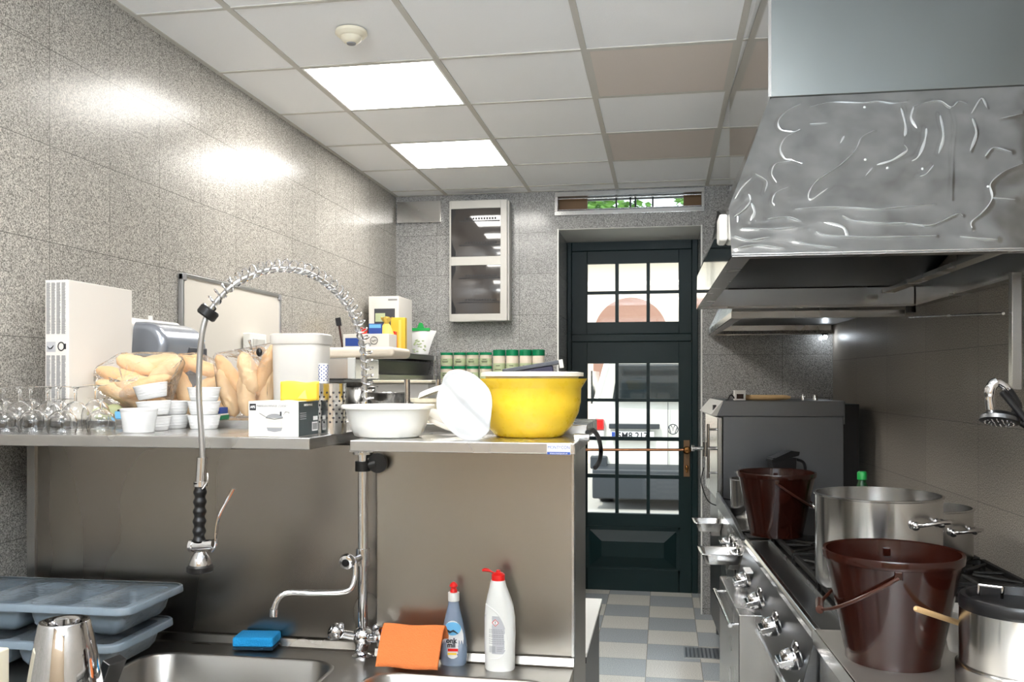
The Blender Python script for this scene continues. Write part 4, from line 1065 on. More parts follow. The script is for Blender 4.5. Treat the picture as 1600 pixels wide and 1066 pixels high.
# ------------------------------------------------------------------ tall white carton
wc = thing('carton', 'tall narrow white carton with grey printed columns, standing against the left wall', 'box', (-1.7385, 2.465, ZP + 0.0005))
B().box(-0.0385, 0.0385, -0.155, 0.155, 0, 0.405).build('carton_body', 'white_card', wc, bevel=0.002)
b = B()
yf = -0.1556
for zz0, zz1 in ((0.245, 0.397), (0.02, 0.185)):
    for k in range(4):
        x = -0.034 + k * 0.0165
        rr = random.Random(k + int(zz0 * 100))
        z = zz1
        while z > zz0 + 0.004:
            ln_ = 0.013 * (0.8 + 0.2 * rr.random())
            b.box(x, x + ln_, yf, yf + 0.0005, z - 0.0022, z)
            z -= 0.0032
o = b.build('printed_columns', 'print_grey', wc, smooth=False)
b = B().box(-0.034, -0.004, yf, yf + 0.0005, 0.195, 0.225)
b.build('picture_field', 'print_light', wc, smooth=False)
b = B().tube([(-0.030, yf, 0.212), (-0.024, yf, 0.205), (-0.016, yf, 0.206), (-0.010, yf, 0.214)], [0.002, 0.005, 0.005, 0.002], 6, flat=0.3)
b.tube([(0.014 + 0.010 * math.cos(a), yf, 0.211 + 0.012 * math.sin(a)) for a in [2 * PI * i / 14 for i in range(14)]], 0.0018, 6, closed=True, flat=0.4)
b.box(0.022, 0.030, yf - 0.0004, yf, 0.203, 0.219)
b.build('pictograms', 'print_dark', wc)

# ------------------------------------------------------------------ things on the left wall
XW = XL + 0.001
hd_ = thing('towel_dispenser', 'rounded silver grey towel dispenser fixed to the left wall', 'dispenser', (XW, 2.93, CH - 0.08))
def disp(x1, w_, z0, z1, r, xback):
    poly = [(xback, z0), (x1 * 0.75, z0)] + [(x1 - r + r * math.sin(a) * 1.0, z1 - r + r * math.cos(a)) for a in [PI / 2 * (1 - i / 8) for i in range(9)]] + [(xback, z1)]
    return [(p[0], p[1]) for p in poly]
b = B(); b.prism(disp(0.20, 0, 0.0, 0.285, 0.09, 0.012), -0.15, 0.14, 'y')
b.build('cover', 'grey_lid', hd_, bevel=0.028, seg=5)
b = B(); b.prism(disp(0.08, 0, -0.01, 0.30, 0.03, 0.0), -0.18, 0.17, 'y')
b.build('back_shell', 'white_plastic', hd_, bevel=0.01)
b = B().box(0.193, 0.2035, 0.0, 0.125, 0.10, 0.20)
b.build('front_window', 'grey_dark', hd_, bevel=0.003)
B().cyl(0.008, 0.28, 0.315, 12, c=(0.05, 0, 0)).build('lock_tab', 'white_plastic', hd_)
wbd = thing('whiteboard', 'aluminium framed whiteboard hung on the left granite wall', 'whiteboard', (XW, 3.655, CH + 0.115))
Hh, Ww = 0.31, 0.455
B().box(0.002, 0.014, -Ww + 0.01, Ww - 0.01, -Hh + 0.01, Hh - 0.01).build('board', 'whiteboard', wbd, smooth=False)
f = B()
f.box(0, 0.02, -Ww, Ww, Hh - 0.014, Hh).box(0, 0.02, -Ww, Ww, -Hh, -Hh + 0.014).box(0, 0.02, -Ww, -Ww + 0.014, -Hh + 0.014, Hh - 0.014).box(0, 0.02, Ww - 0.014, Ww, -Hh + 0.014, Hh - 0.014)
f.build('frame', 'alu', wbd, bevel=0.002)
for sy in (-1, 1):
    for sz in (-1, 1): B().box(-0.0, 0.0225, min(sy * Ww, sy * (Ww - 0.03)), max(sy * Ww, sy * (Ww - 0.03)), min(sz * Hh, sz * (Hh - 0.03)), max(sz * Hh, sz * (Hh - 0.03))).build('corner_cap', 'print_grey', wbd, bevel=0.004)
b = B(); rr = random.Random(5)
for r_ in range(5):
    pts = [(0.0145, -Ww + 0.10 + i * 0.010 + 0.0, 0.06 - r_ * 0.028 + 0.010 * rr.random() + i * 0.002) for i in range(9)]
    b.tube(pts, 0.0018, 4)
tag(b.build('marker_writing', 'skyblue', wbd), kind='stuff')
sbx = thing('switch_box', 'square white switch box mounted in front of the whiteboard', 'switch box', (XW + 0.022, (YatX(385, -1.83) + YatX(417, -1.83)) / 2, CH + 0.155))
B().box(0, 0.035, -0.085, 0.085, -0.085, 0.06).build('housing', 'white_plastic', sbx, bevel=0.006)
B().box(0.035, 0.04, -0.06, 0.06, -0.06, 0.035).build('rocker', 'panel_grey', sbx, bevel=0.003)

# ------------------------------------------------------------------ bread in clear bags
def roll(l, r, mat, bend):
    t = B(); n = 14; pts = []; rs = []
    for i in range(n + 1):
        s_ = i / n * 2 - 1
        pts.append((s_ * l, bend * (1 - s_ * s_), 0)); rs.append(max(0.001, r * (1 - abs(s_) ** 2.6) ** 0.5 * (1 + 0.05 * math.sin(i * 2.1))))
    return t.tube(pts, rs, 14)
rolls = [roll(0.078, 0.026, 'bread', 0.012), roll(0.085, 0.023, 'bread2', -0.015), roll(0.066, 0.028, 'bread', 0.006)]
rmesh = [r_.build('bread_roll', m_, angle=80) for r_, m_ in zip(rolls, ('bread', 'bread2', 'bread'))]
used = [False] * 3
def put_roll(k, loc, rot, label, group):
    if not used[k]: o = rmesh[k]; used[k] = True
    else: o = rmesh[k].copy(); C.objects.link(o)
    o.location = loc; o.rotation_euler = rot
    tag(o, label, 'bread roll', group)
    return o
def bag(name, label, objs, knot, seed):
    """clear film pulled around the rolls and gathered at a knot"""
    bm = bmesh.new()
    for o in objs:
        mt = Matrix.LocRotScale(o.location, o.rotation_euler, Vector((1.05, 1.10, 1.10)))
        for v in o.data.vertices: bm.verts.new(mt @ v.co)
    r = bmesh.ops.convex_hull(bm, input=bm.verts)
    bmesh.ops.delete(bm, geom=[g for g in set(r['geom_interior'] + r['geom_unused']) if isinstance(g, bmesh.types.BMVert)], context='VERTS')
    for v in bm.verts: v.co.z = max(v.co.z, ZP + 0.001)
    bmesh.ops.triangulate(bm, faces=bm.faces)
    bmesh.ops.subdivide_edges(bm, edges=[e for e in bm.edges if e.calc_length() > 0.03], cuts=2, use_grid_fill=True)
    base = Vector(objs[0].location)
    rn = random.Random(seed)
    for v in bm.verts:
        if v.co.z > ZP + 0.004: v.co += Vector((rn.uniform(-1, 1), rn.uniform(-1, 1), rn.uniform(-1, 1))) * 0.0025
        v.co -= base
    me = bpy.data.meshes.new('film'); bm.to_mesh(me); bm.free(); me.materials.append(M['film'])
    t = thing(name, label, 'bag', tuple(base), 0, 'clear bags of bread')
    o = bpy.data.objects.new('film', me); C.objects.link(o); o.parent = t
    b = B(); kn = Vector(knot) - base
    for i in range(11):
        a = 2 * PI * i / 11; ca, sa = math.cos(a), math.sin(a)
        b.add([kn, kn + Vector((ca * 0.045, -0.004, sa * 0.045)), kn + Vector((math.cos(a + 0.35) * 0.05, 0.01, math.sin(a + 0.35) * 0.05))], [(0, 1, 2)])
    b.add([kn + Vector((-0.004, 0, 0)), kn + Vector((0.004, 0, 0)), kn + Vector((0.012, -0.012, -0.045)), kn + Vector((-0.003, -0.014, -0.048))], [(0, 1, 2, 3)])
    b.build('gathered_neck', 'film', t, smooth=False)
    return t
WH = ['lying at the bottom left', 'lying at the bottom right', 'lying at the back', 'lying in the middle', 'leaning at the left', 'leaning at the right', 'on top at the left', 'on top at the right', 'at the very top']
def bag_set(uc, Yc, spec, nm, lab, seed, knot):
    cx = XatY(uc, Yc); os_ = []
    for i, (k, dx_, dy_, dz_, ry, rz) in enumerate(spec):
        os_.append(put_roll(k, (cx + dx_, Yc + dy_, ZP + dz_), (0, ry, rz), 'bread roll in the %s bag, %s' % (nm, WH[i % 9]), 'rolls in the %s bag' % nm))
    bag('bread_bag', lab, os_, (cx + knot[0], Yc + knot[1], ZP + knot[2]), seed)
bag_set(213, 2.42, [(0, -0.040, -0.03, 0.075, 0.45, 0.1), (1, 0.050, -0.03, 0.095, -0.35, 0.1), (0, 0.0, 0.04, 0.040, 0.0, 0.1), (2, 0.01, -0.01, 0.10, 0.1, 0.3), (1, -0.055, 0.02, 0.125, 0.25, 0.2), (2, 0.075, 0.03, 0.14, -0.6, 0.0), (2, -0.02, 0.03, 0.160, 0.3, 0.1), (0, 0.03, 0.045, 0.165, -0.2, 0.2)],
        'left', 'knotted clear bag of bread rolls nearest the white carton', 1, (0.012, -0.085, 0.11))
bag_set(300, 2.585, [(2, -0.05, -0.03, 0.032, 0.2, 0.3), (0, 0.055, -0.01, 0.034, -0.1, 0.2), (1, 0.0, 0.06, 0.035, 0, 0.1), (2, -0.075, -0.03, 0.10, 1.1, 0), (2, -0.005, -0.05, 0.088, 1.2, 0.1), (0, 0.075, -0.01, 0.105, -0.5, 0.1), (1, -0.04, 0.0, 0.150, -0.5, 0.1), (1, 0.03, 0.0, 0.158, 0.35, 0.0)],
        'middle', 'knotted clear bag of bread rolls behind the right ramekin stack', 2, (-0.05, -0.085, 0.10))
bag_set(391, 2.53, [(0, -0.06, -0.03, 0.075, 1.25, 0.1), (2, 0.0, -0.03, 0.07, 1.5, 0.1), (0, 0.06, -0.01, 0.078, 1.7, 0.2), (1, 0.0, 0.055, 0.085, 1.4, 0.1), (1, -0.055, 0.0, 0.125, 0.9, 0.1), (2, 0.01, -0.035, 0.135, 1.3, 0.2), (1, 0.055, 0.0, 0.145, 1.9, 0.1)],
        'right', 'tall knotted clear bag of bread rolls behind the printed box', 3, (0.035, -0.05, 0.19))
vg = thing('vegetable', 'round pale green vegetable lying left of the first bread bag', 'vegetable', (XatY(178, 2.46), 2.40, ZP + 0.024), 0, 'pale green vegetables by the bread')
B().ball((0, 0, 0), 0.026, 20, (1.15, 1, 0.9)).build('flesh', 'onion', vg)
dup(vg, (XatY(196, 2.44), 2.385, ZP + 0.022), label='smaller pale green vegetable, nearer the ramekins').scale = (0.9, 0.9, 0.9)
bc = thing('clip_knob', 'small black clip holding the neck of the right bread bag', 'clip', (XatY(405, 2.47), 2.47, CH + 0.085))
B().ball((0, 0, 0), 0.010, 12, (1, 0.6, 1.25)).build('clip_body', 'black_plastic', bc)
tgn = thing('booklet', 'flat green and blue packet under the right bread bag', 'packet', (XatY(352, 2.44), 2.38, ZP + 0.0005), 0.1)
B().box(-0.03, 0.03, -0.03, 0.03, 0, 0.012).build('green_box', 'green', tgn, bevel=0.001)
B().box(-0.028, 0.028, -0.028, 0.03, 0.012, 0.016).build('white_sheet', 'white_card', tgn)
B().box(-0.03, 0.026, -0.028, 0.03, 0.016, 0.034).build('blue_box', 'blue', tgn, bevel=0.001)
bp_ = thing('blue_packet', 'small pale blue packet peeping out above the single ramekin', 'packet', (XatY(194, 2.37), 2.365, ZP + 0.0005), 0.2)
B().box(-0.02, 0.02, -0.012, 0.012, 0, 0.022).build('packet_body', 'skyblue', bp_, bevel=0.002)
B().box(-0.012, 0.012, -0.013, 0.012, 0.022, 0.027).build('packet_flap', 'print_dark', bp_, bevel=0.001)

# ------------------------------------------------------------------ printed gift box and neighbours
c0 = at(388, 683, Y=1.975); c1 = at(466, 683, Y=1.975)
W_ = c1.x - c0.x
Hb = 0.0845
pb = thing('gift_box', 'small white box printed with a parmesan dish, standing at the shelf edge', 'box', ((c0.x + c1.x) / 2, 1.976, ZSL + 0.0005))
Db = YatX(497, c1.x) - 1.975
Db = min(Db, 0.16)
B().box(-W_ / 2, W_ / 2, 0, Db, 0, Hb).build('box_body', 'white_card', pb, bevel=0.0008)
sd_ = B().box(W_ / 2, W_ / 2 + 0.0006, 0.001, Db - 0.001, 0.001, Hb - 0.001).build('dark_side', 'dark_card', pb, smooth=False)
yy_ = -0.0006
b = B().box(-W_ / 2 + 0.003, -W_ / 2 + 0.019, yy_, 0.0, Hb - 0.022, Hb - 0.006)
lg = b.build('logo_square', 'print_dark', pb, smooth=False)
text('APS', 0.0085, 'logo_lettering', 'print_white', lg, (-W_ / 2 + 0.011, yy_ - 0.0001, Hb - 0.014), (PI / 2, 0, 0), ext=0.0002, bold=0.0003, sx=0.85)
text('PARMESAN MENAGE \u201eCLASSIC\u201c', 0.0078, 'box_lettering', 'print_grey', pb, (-W_ / 2 + 0.021, yy_ + 0.0002, Hb - 0.0115), (PI / 2, 0, 0), align='LEFT', ext=0.0002, sx=0.72)
# picture of the dish
b = B()
pcx = 0.003
b.prism([(pcx - 0.020, 0.022), (pcx + 0.020, 0.022), (pcx + 0.017, 0.014), (pcx, 0.011), (pcx - 0.017, 0.014)], yy_, 0)
b.prism([(pcx + 0.022 * math.cos(a), 0.044 + 0.011 * math.sin(a)) for a in [PI * i / 12 for i in range(13)]], yy_, 0)
b.build('dish_picture', 'print_grey', pb, smooth=False)
B().prism([(pcx - 0.019, 0.022), (pcx + 0.019, 0.022), (pcx + 0.019, 0.040), (pcx, 0.037), (pcx - 0.019, 0.040)], yy_, 0).build('cheese_picture', 'cream_plastic', pb, smooth=False)
b = B().tube([(pcx - 0.038, yy_, 0.056), (pcx - 0.018, yy_, 0.045), (pcx, yy_, 0.0415), (pcx + 0.020, yy_, 0.045)], 0.0010, 5, flat=0.5).box(pcx + 0.014, pcx + 0.018, yy_ - 0.0002, 0, 0.050, 0.060)
b.tube([(pcx + 0.022, yy_, 0.051), (pcx + 0.028, yy_, 0.060), (pcx + 0.037, yy_, 0.059), (pcx + 0.036, yy_, 0.054)], 0.0006, 5, flat=0.5)
b.build('spoon_picture', 'print_dark', pb)
xs = W_ / 2 + 0.0007
text('PARMESAN MENAGE', 0.0075, 'side_lettering', 'print_white', sd_, (xs, Db * 0.47, Hb - 0.010), (PI / 2, 0, PI / 2), ext=0.0002, sx=0.75)
b = B()
for z in (0.055, 0.050, 0.046, 0.041): b.box(xs, xs + 0.0003, 0.008, 0.008 + Db * 0.3, z, z + 0.0015)
b.build('side_print', 'print_light', sd_, smooth=False)
bb = B().box(xs, xs + 0.0003, Db * 0.66, Db * 0.95, 0.010, 0.032).box(xs, xs + 0.0003, Db * 0.72, Db * 0.95, 0.036, 0.046).build('barcode_label', 'print_white', sd_, smooth=False)
b = B()
for i in range(9): b.box(xs + 0.0003, xs + 0.0005, Db * 0.69 + i * Db * 0.027, Db * 0.69 + i * Db * 0.027 + Db * 0.013, 0.013, 0.029)
b.build('bars', 'print_dark', bb, smooth=False)
# cheese packet on top of it
q0 = at(440, 626, Y=2.03); q1 = at(497, 626, Y=2.03)
cp_ = thing('cheese_packet', 'yellow packet with a pale cheese triangle on top of the white box', 'packet', ((q0.x + q1.x) / 2, 2.03, ZSL + Hb + 0.001), 0.0)
wv = (q1.x - q0.x) / 2
b = B()
b.grid(lambda u_, v_: (-wv + 2 * wv * u_, -0.006 - 0.004 * math.sin(PI * u_) * math.sin(PI * v_), 0.046 * v_ + 0.002 * math.sin(u_ * 7)), 14, 8)
b.grid(lambda u_, v_: (-wv + 2 * wv * u_, 0.006 + 0.004 * math.sin(PI * u_) * math.sin(PI * v_), 0.046 * v_ + 0.002 * math.sin(u_ * 7)), 14, 8)
b.build('wrapper', 'cheese', cp_, solid=0.001)
B().prism([(0.0, 0.006), (0.024, 0.004), (0.019, 0.026), (0.014, 0.022)], -0.0125, -0.0105).build('cheese_triangle', 'cheese_pale', cp_)
# cutlery holder with holes
ch = thing('cutlery_holder', 'perforated steel cutlery holder beside the printed box', 'cutlery holder', (XatY(519, 2.13), 2.13, ZSL + 0.0005))
kk = 2.13 / 0.955 / F
rch = 22 * kk; hch = 78 * kk
B().lathe([(0, 0), (rch, 0), (rch, hch), (rch + 0.001, hch + 0.001), (rch - 0.001, hch + 0.001), (rch - 0.0015, 0.002), (0, 0.002)], 40).build('cylinder', 'steel_bright', ch)
b = B()
for row in range(8):
    for i in range(14):
        a = 2 * PI * (i + 0.5 * (row % 2)) / 14
        T = Matrix.Rotation(a, 4, 'Z') @ Matrix.Translation((rch + 0.0002, 0, 0.03 + row * 0.0105)) @ Matrix.Rotation(PI / 2, 4, 'Y')
        b.cyl(0.0028, -0.0002, 0.0003, 10, T=T)
tag(b.build('perforation', 'print_dark', ch), kind='stuff')
pc_ = thing('patterned_cup', 'narrow plastic cup with a blue and white pattern inside the cutlery holder', 'cup', (XatY(505, 2.14), 2.14, ZSL + 0.01))
o = B().lathe([(0, 0), (0.008, 0), (0.0115, 0.168), (0.0105, 0.168), (0.007, 0.003), (0, 0.003)], 20).build('cup_wall', 'print_white', pc_)
b = B()
for j in range(9):
    for i in range(6):
        a = 2 * PI * (i + 0.5 * (j % 2)) / 6; z = 0.125 + j * 0.0047; r_ = 0.008 + 0.0035 * z / 0.168
        b.ball((r_ * math.cos(a), r_ * math.sin(a), z), 0.0018, 6)
tag(b.build('blue_pattern', 'blue', pc_), kind='stuff')
# tall milky container
tc_ = thing('food_container', 'tall milky plastic food container behind the yellow cheese packet', 'container', (XatY(471, 2.47), 2.47, ZP + 0.0005))
kk = 2.47 / 0.95 / F; hw = 41 * kk; hz_ = (672 - 543) * kk
rg = []
for z, e_, r_ in ((0, -0.010, 0.03), (0.006, -0.004, 0.035), (hz_ * 0.95, 0.0, 0.035), (hz_, -0.004, 0.032)):
    rg.append([(q[0], q[1], z) for q in rrect(-hw - e_, hw + e_, -0.06 - e_, 0.06 + e_, r_, 5)])
b = B(); loft(b, rg); b.build('tub_wall', 'milky', tc_, angle=50)
b = B(); loft(b, [[(q[0], q[1], z) for q in rrect(-hw - e_, hw + e_, -0.06 - e_, 0.06 + e_, 0.036, 5)] for z, e_ in ((hz_ * 0.9, 0.003), (hz_ * 0.93, 0.005), (hz_ + 0.002, 0.005), (hz_ + 0.006, 0.0))])
b.build('lid', 'milky', tc_, angle=50)

# ------------------------------------------------------------------ rack with a white pad, boxes and bowls behind
rk = thing('storage_rack', 'steel storage rack standing behind the partition by the left wall', 'rack', (-1.42, 3.70, 0))
for x in (-0.40, 0.40):
    for y in (-0.25, 0.25): B().cyl(0.012, 0, CH + 0.005, 12, c=(x, y, 0)).build('post', 'chrome', rk)
B().box(-0.41, 0.41, -0.27, 0.27, CH - 0.155, CH - 0.135).build('shelf_plate', 'steel', rk, bevel=0.003)
B().box(-0.41, 0.41, -0.27, 0.27, 0.4, 0.42).build('shelf_plate', 'steel', rk, bevel=0.003)
sb = thing('steel_case', 'shiny steel case under the long white pad, behind the hose arch', 'case', (XatY(468, 3.55), 3.62, CH + 0.004), 0)
hw = (XatY(551, 3.45) - XatY(410, 3.45)) / 2; sb.location.x = (XatY(551, 3.45) + XatY(410, 3.45)) / 2
B().box(-hw, hw, -0.17, 0.17, 0.0, 0.090).build('case_body', 'steel_bright', sb, bevel=0.006)
B().box(hw - 0.02, hw + 0.012, -0.175, -0.165, 0.004, 0.090).build('case_edge', 'white_plastic', sb, bevel=0.002)
B().box(-hw - 0.02, hw - 0.03, -0.19, 0.17, -0.010, -0.0005).build('case_foot', 'steel_dark', sb)
o = bpy.data.objects['case_foot']; o.location.z = 0.0
x0, x1 = XatY(425, 3.5), XatY(617, 3.5)
wp = thing('rolled_pad', 'long rounded white pad lying on the shiny steel case', 'pad', ((x0 + x1) / 2, 3.60, CH + 0.0955))
B().box(-(x1 - x0) / 2, (x1 - x0) / 2, -0.12, 0.14, 0.0, 0.043).build('padding', 'pad_white', wp, bevel=0.019, seg=5)
# bowls and crates on the rack plate
for i, (u, y, r_, h_, lab) in enumerate([(603, 3.56, 0.10, 0.085, 'steel bowl standing below the wall shelf, right of the hose'), (560, 3.72, 0.085, 0.11, 'steel bowl standing behind the spring of the hose')]):
    sbw = thing('steel_bowl', lab, 'bowl', (XatY(u, y) - 0.0, y, CH - 0.1345), 0, 'steel bowls on the rack')
    B().lathe([(0, 0), (r_ * 0.5, 0), (r_ * 0.85, h_ * 0.45), (r_ * 0.97, h_ * 0.96), (r_ * 1.06, h_), (r_ * 0.96, h_), (r_ * 0.83, h_ * 0.47), (r_ * 0.48, 0.003), (0, 0.003)], 40).build('shell', 'steel_bright', sbw)
cbx = thing('plastic_crate', 'translucent cream crate below the wall shelf, behind the basin', 'crate', (XatY(640, 4.5), 4.5, 0.0))
B().box(-0.16, 0.16, -0.2, 0.2, CH - 0.10, CH - 0.01).build('crate_body', 'milky', cbx, bevel=0.01)
B().box(-0.18, 0.18, -0.22, 0.22, CH - 0.012, CH + 0.003).build('crate_rim', 'cream_plastic', cbx, bevel=0.004)
B().box(-0.15, 0.15, -0.19, 0.19, 0, CH - 0.1005).build('crate_stand', 'steel_dark', cbx, bevel=0.003)

# ------------------------------------------------------------------ wall shelves at the left wall and what stands on them
XS = -1.585
def side_shelf(z, label, ys, mat):
    t = thing('wall_shelf', label, 'shelf', ((XL + XS) / 2, (ys + 6.07) / 2, z), 0, 'shelves on the far left wall')
    h = (6.07 - ys) / 2; w_ = (XS - XL) / 2
    B().box(-w_ + 0.001, w_, -h, h, -0.035, 0).build('shelf_board', mat, t, bevel=0.002)
    B().box(w_ - 0.001, w_ + 0.003, h - 0.06, h - 0.01, -0.034, 0.004).build('end_cap', 'white_plastic', t)
    return t
zu = CH + 0.175; zl = CH + 0.035
side_shelf(zu, 'upper steel shelf on the left wall under the white carton and packets', 4.62, 'steel_dark')
side_shelf(zl, 'lower thin steel shelf on the left wall, just above the bowls', 4.62, 'steel')
bg = thing('black_tray', 'black plastic tray between the two shelves on the left wall', 'tray', (-1.70, 5.35, zl + 0.0005))
B().frus((-0.09, 0.09, -0.55, 0.60), (-0.10, 0.10, -0.58, 0.62), 0, 0.085).build('tray_body', 'black_plastic', bg, bevel=0.006)
B().box(-0.105, 0.105, -0.59, 0.63, 0.083, 0.09).build('tray_rim', 'grey_dark', bg, bevel=0.002)
bc_ = thing('appliance_box', 'white carton with a small printed oven picture on the upper wall shelf', 'box', (-1.74, 5.36, zu + 0.0005), 0)
xa, xb = XatY(576, 5.36), XatY(623, 5.36); bc_.location.x = (xa + xb) / 2 + 0.0
hw = (xb - xa) / 2; hh = at(600, 463, Y=5.36).z - zu
B().box(-hw, hw, 0, 0.30, 0, hh).build('box_body', 'white_card', bc_, bevel=0.002)
B().box(-hw * 0.62, hw * 0.75, -0.001, 0, hh * 0.42, hh * 0.78).build('oven_picture', 'grey_dark', bc_, smooth=False)
B().box(-hw * 0.55, hw * 0.10, -0.0015, -0.001, hh * 0.55, hh * 0.70).build('green_field', 'label_green', bc_, smooth=False)
B().box(hw * 0.3, hw * 0.9, -0.001, 0, hh * 0.92, hh * 0.95).build('title_line', 'print_grey', bc_, smooth=False)
bw_ = thing('amenity_box', 'low white and blue box with a round emblem on the upper wall shelf', 'box', ((XatY(543, 4.72) + XatY(614, 4.72)) / 2, 4.71, zu + 0.0005), 0.0)
hw = (XatY(614, 4.72) - XatY(543, 4.72)) / 2
B().box(-hw, hw, -0.06, 0.08, 0, 0.082).build('box_body', 'white_card', bw_, bevel=0.002)
b = B().lathe([(0.019, 0), (0.022, 0), (0.022, 0.001), (0.019, 0.001)], 24, T=Matrix.Translation((hw * 0.35, -0.0612, 0.045)) @ Matrix.Rotation(PI / 2, 4, 'X'), closed=True)
b.tube([(hw * 0.35 - 0.014, -0.062, 0.047), (hw * 0.35 - 0.004, -0.062, 0.040), (hw * 0.35 + 0.004, -0.062, 0.048), (hw * 0.35 + 0.014, -0.062, 0.046)], 0.003, 6, flat=0.4)
b.build('round_emblem', 'print_dark', bw_)
B().box(-hw * 0.9, -hw * 0.1, -0.061, -0.06, 0.015, 0.06).build('blue_print', 'blue', bw_, smooth=False)
yb_ = thing('blue_packet', 'dark blue packet standing in the white amenity box on the wall shelf', 'packet', (XatY(586, 4.83), 4.83, zu + 0.0005), 0.05)
B().box(-0.038, 0.038, 0, 0.02, 0, 0.15).build('packet_body', 'blue', yb_, bevel=0.003)
B().box(-0.034, 0.034, -0.001, 0, 0.125, 0.145).build('packet_print', 'skyblue', yb_, smooth=False)
rd = thing('red_pot', 'small red and white pot beside the dark blue packet on the wall shelf', 'pot', (XatY(575, 4.8), 4.71, zu + 0.083))
B().lathe([(0, 0), (0.022, 0), (0.028, 0.025), (0.024, 0.035), (0, 0.038)], 16).build('pot_body', 'red', rd)
ybg = thing('yellow_bag', 'yellow plastic bag knotted at the top on the wall shelf', 'bag', (XatY(604, 5.10), 5.10, zu + 0.0005))
b = B().lathe([(0, 0), (0.042, 0.0), (0.046, 0.05), (0.042, 0.11), (0.025, 0.155), (0.012, 0.17), (0.03, 0.195), (0.034, 0.205), (0, 0.19)], 14)
for i, v in enumerate(b.v): b.v[i] = v + Vector((math.sin(i * 1.7), math.cos(i * 2.3), math.sin(i * 0.9))) * 0.004
b.build('bag_film', 'cheese_pale', ybg, angle=25)
yp = thing('yellow_carton', 'tall yellow carton with a pale stripe on the wall shelf', 'carton', (XatY(624, 5.30), 5.29, zu + 0.0005), 0.1)
B().box(-0.045, 0.045, -0.03, 0.03, 0, 0.215).build('carton_body', 'cheese', yp, bevel=0.002)
B().box(0.005, 0.02, -0.0315, -0.03, 0.02, 0.2).build('pale_stripe', 'cheese_pale', yp, smooth=False)
rdb = thing('red_box', 'narrow dark red box in front of the yellow carton on the wall shelf', 'box', (XatY(616, 5.20), 5.20, zu + 0.0005), 0.1)
B().box(-0.012, 0.012, -0.03, 0.03, 0, 0.125).build('box_body', 'red', rdb, bevel=0.001)
B().box(-0.010, 0.010, -0.0308, -0.03, 0.01, 0.07).build('box_print', 'brown', rdb, smooth=False)
cbn = thing('snack_bag', 'white and green snack bag closed with a green clip on the wall shelf', 'bag', (XatY(655, 5.85), 5.85, zu + 0.0005), 0.1)
def sbag(sy):
    return lambda u_, v_: ((-0.10 + 0.20 * u_) * (0.62 + 0.38 * v_ ** 1.5) + 0.02 * v_, sy * (0.035 * math.sin(PI * min(1, max(0, u_))) * (1 - v_) ** 0.7) + 0.004 * math.sin(9 * u_), 0.185 * v_ - 0.02 * v_ * u_)
b = B(); b.grid(sbag(-1), 16, 12); b.grid(sbag(1), 16, 12)
b.build('bag_film', 'print_white', cbn, solid=0.001)
b = B(); rr = random.Random(8)
for i in range(26):
    u_, v_ = 0.2 + 0.6 * rr.random(), 0.08 + 0.5 * rr.random()
    q = Vector(sbag(-1)(u_, v_)) + Vector((0, -0.003, 0)); b.ball(tuple(q), 0.009, 8, (1, 0.2, 0.5))
tag(b.build('green_print', 'label_green', cbn), kind='stuff')
b = B().box(-0.055, 0.075, -0.012, 0.012, 0.165, 0.185).prism([(-0.015, 0.185), (0.035, 0.185), (0.022, 0.22), (0.0, 0.22)], -0.01, 0.01)
b.build('clip', 'green_bright', cbn, bevel=0.003)
bro = thing('whisk', 'dark handled pastry brush leaning on the wall at the near end of the upper shelf', 'brush', (XatY(536, 4.66), 4.655, zu + 0.0005), 0, rot=(0.0, -0.16, 0))
bro.name = 'pastry_brush'
B().rod((0, 0, 0), (0, 0, 0.13), 0.006).build('handle', 'brown_light', bro)
B().box(-0.015, 0.015, -0.006, 0.006, 0.13, 0.175).build('bristles', 'print_dark', bro, bevel=0.003)

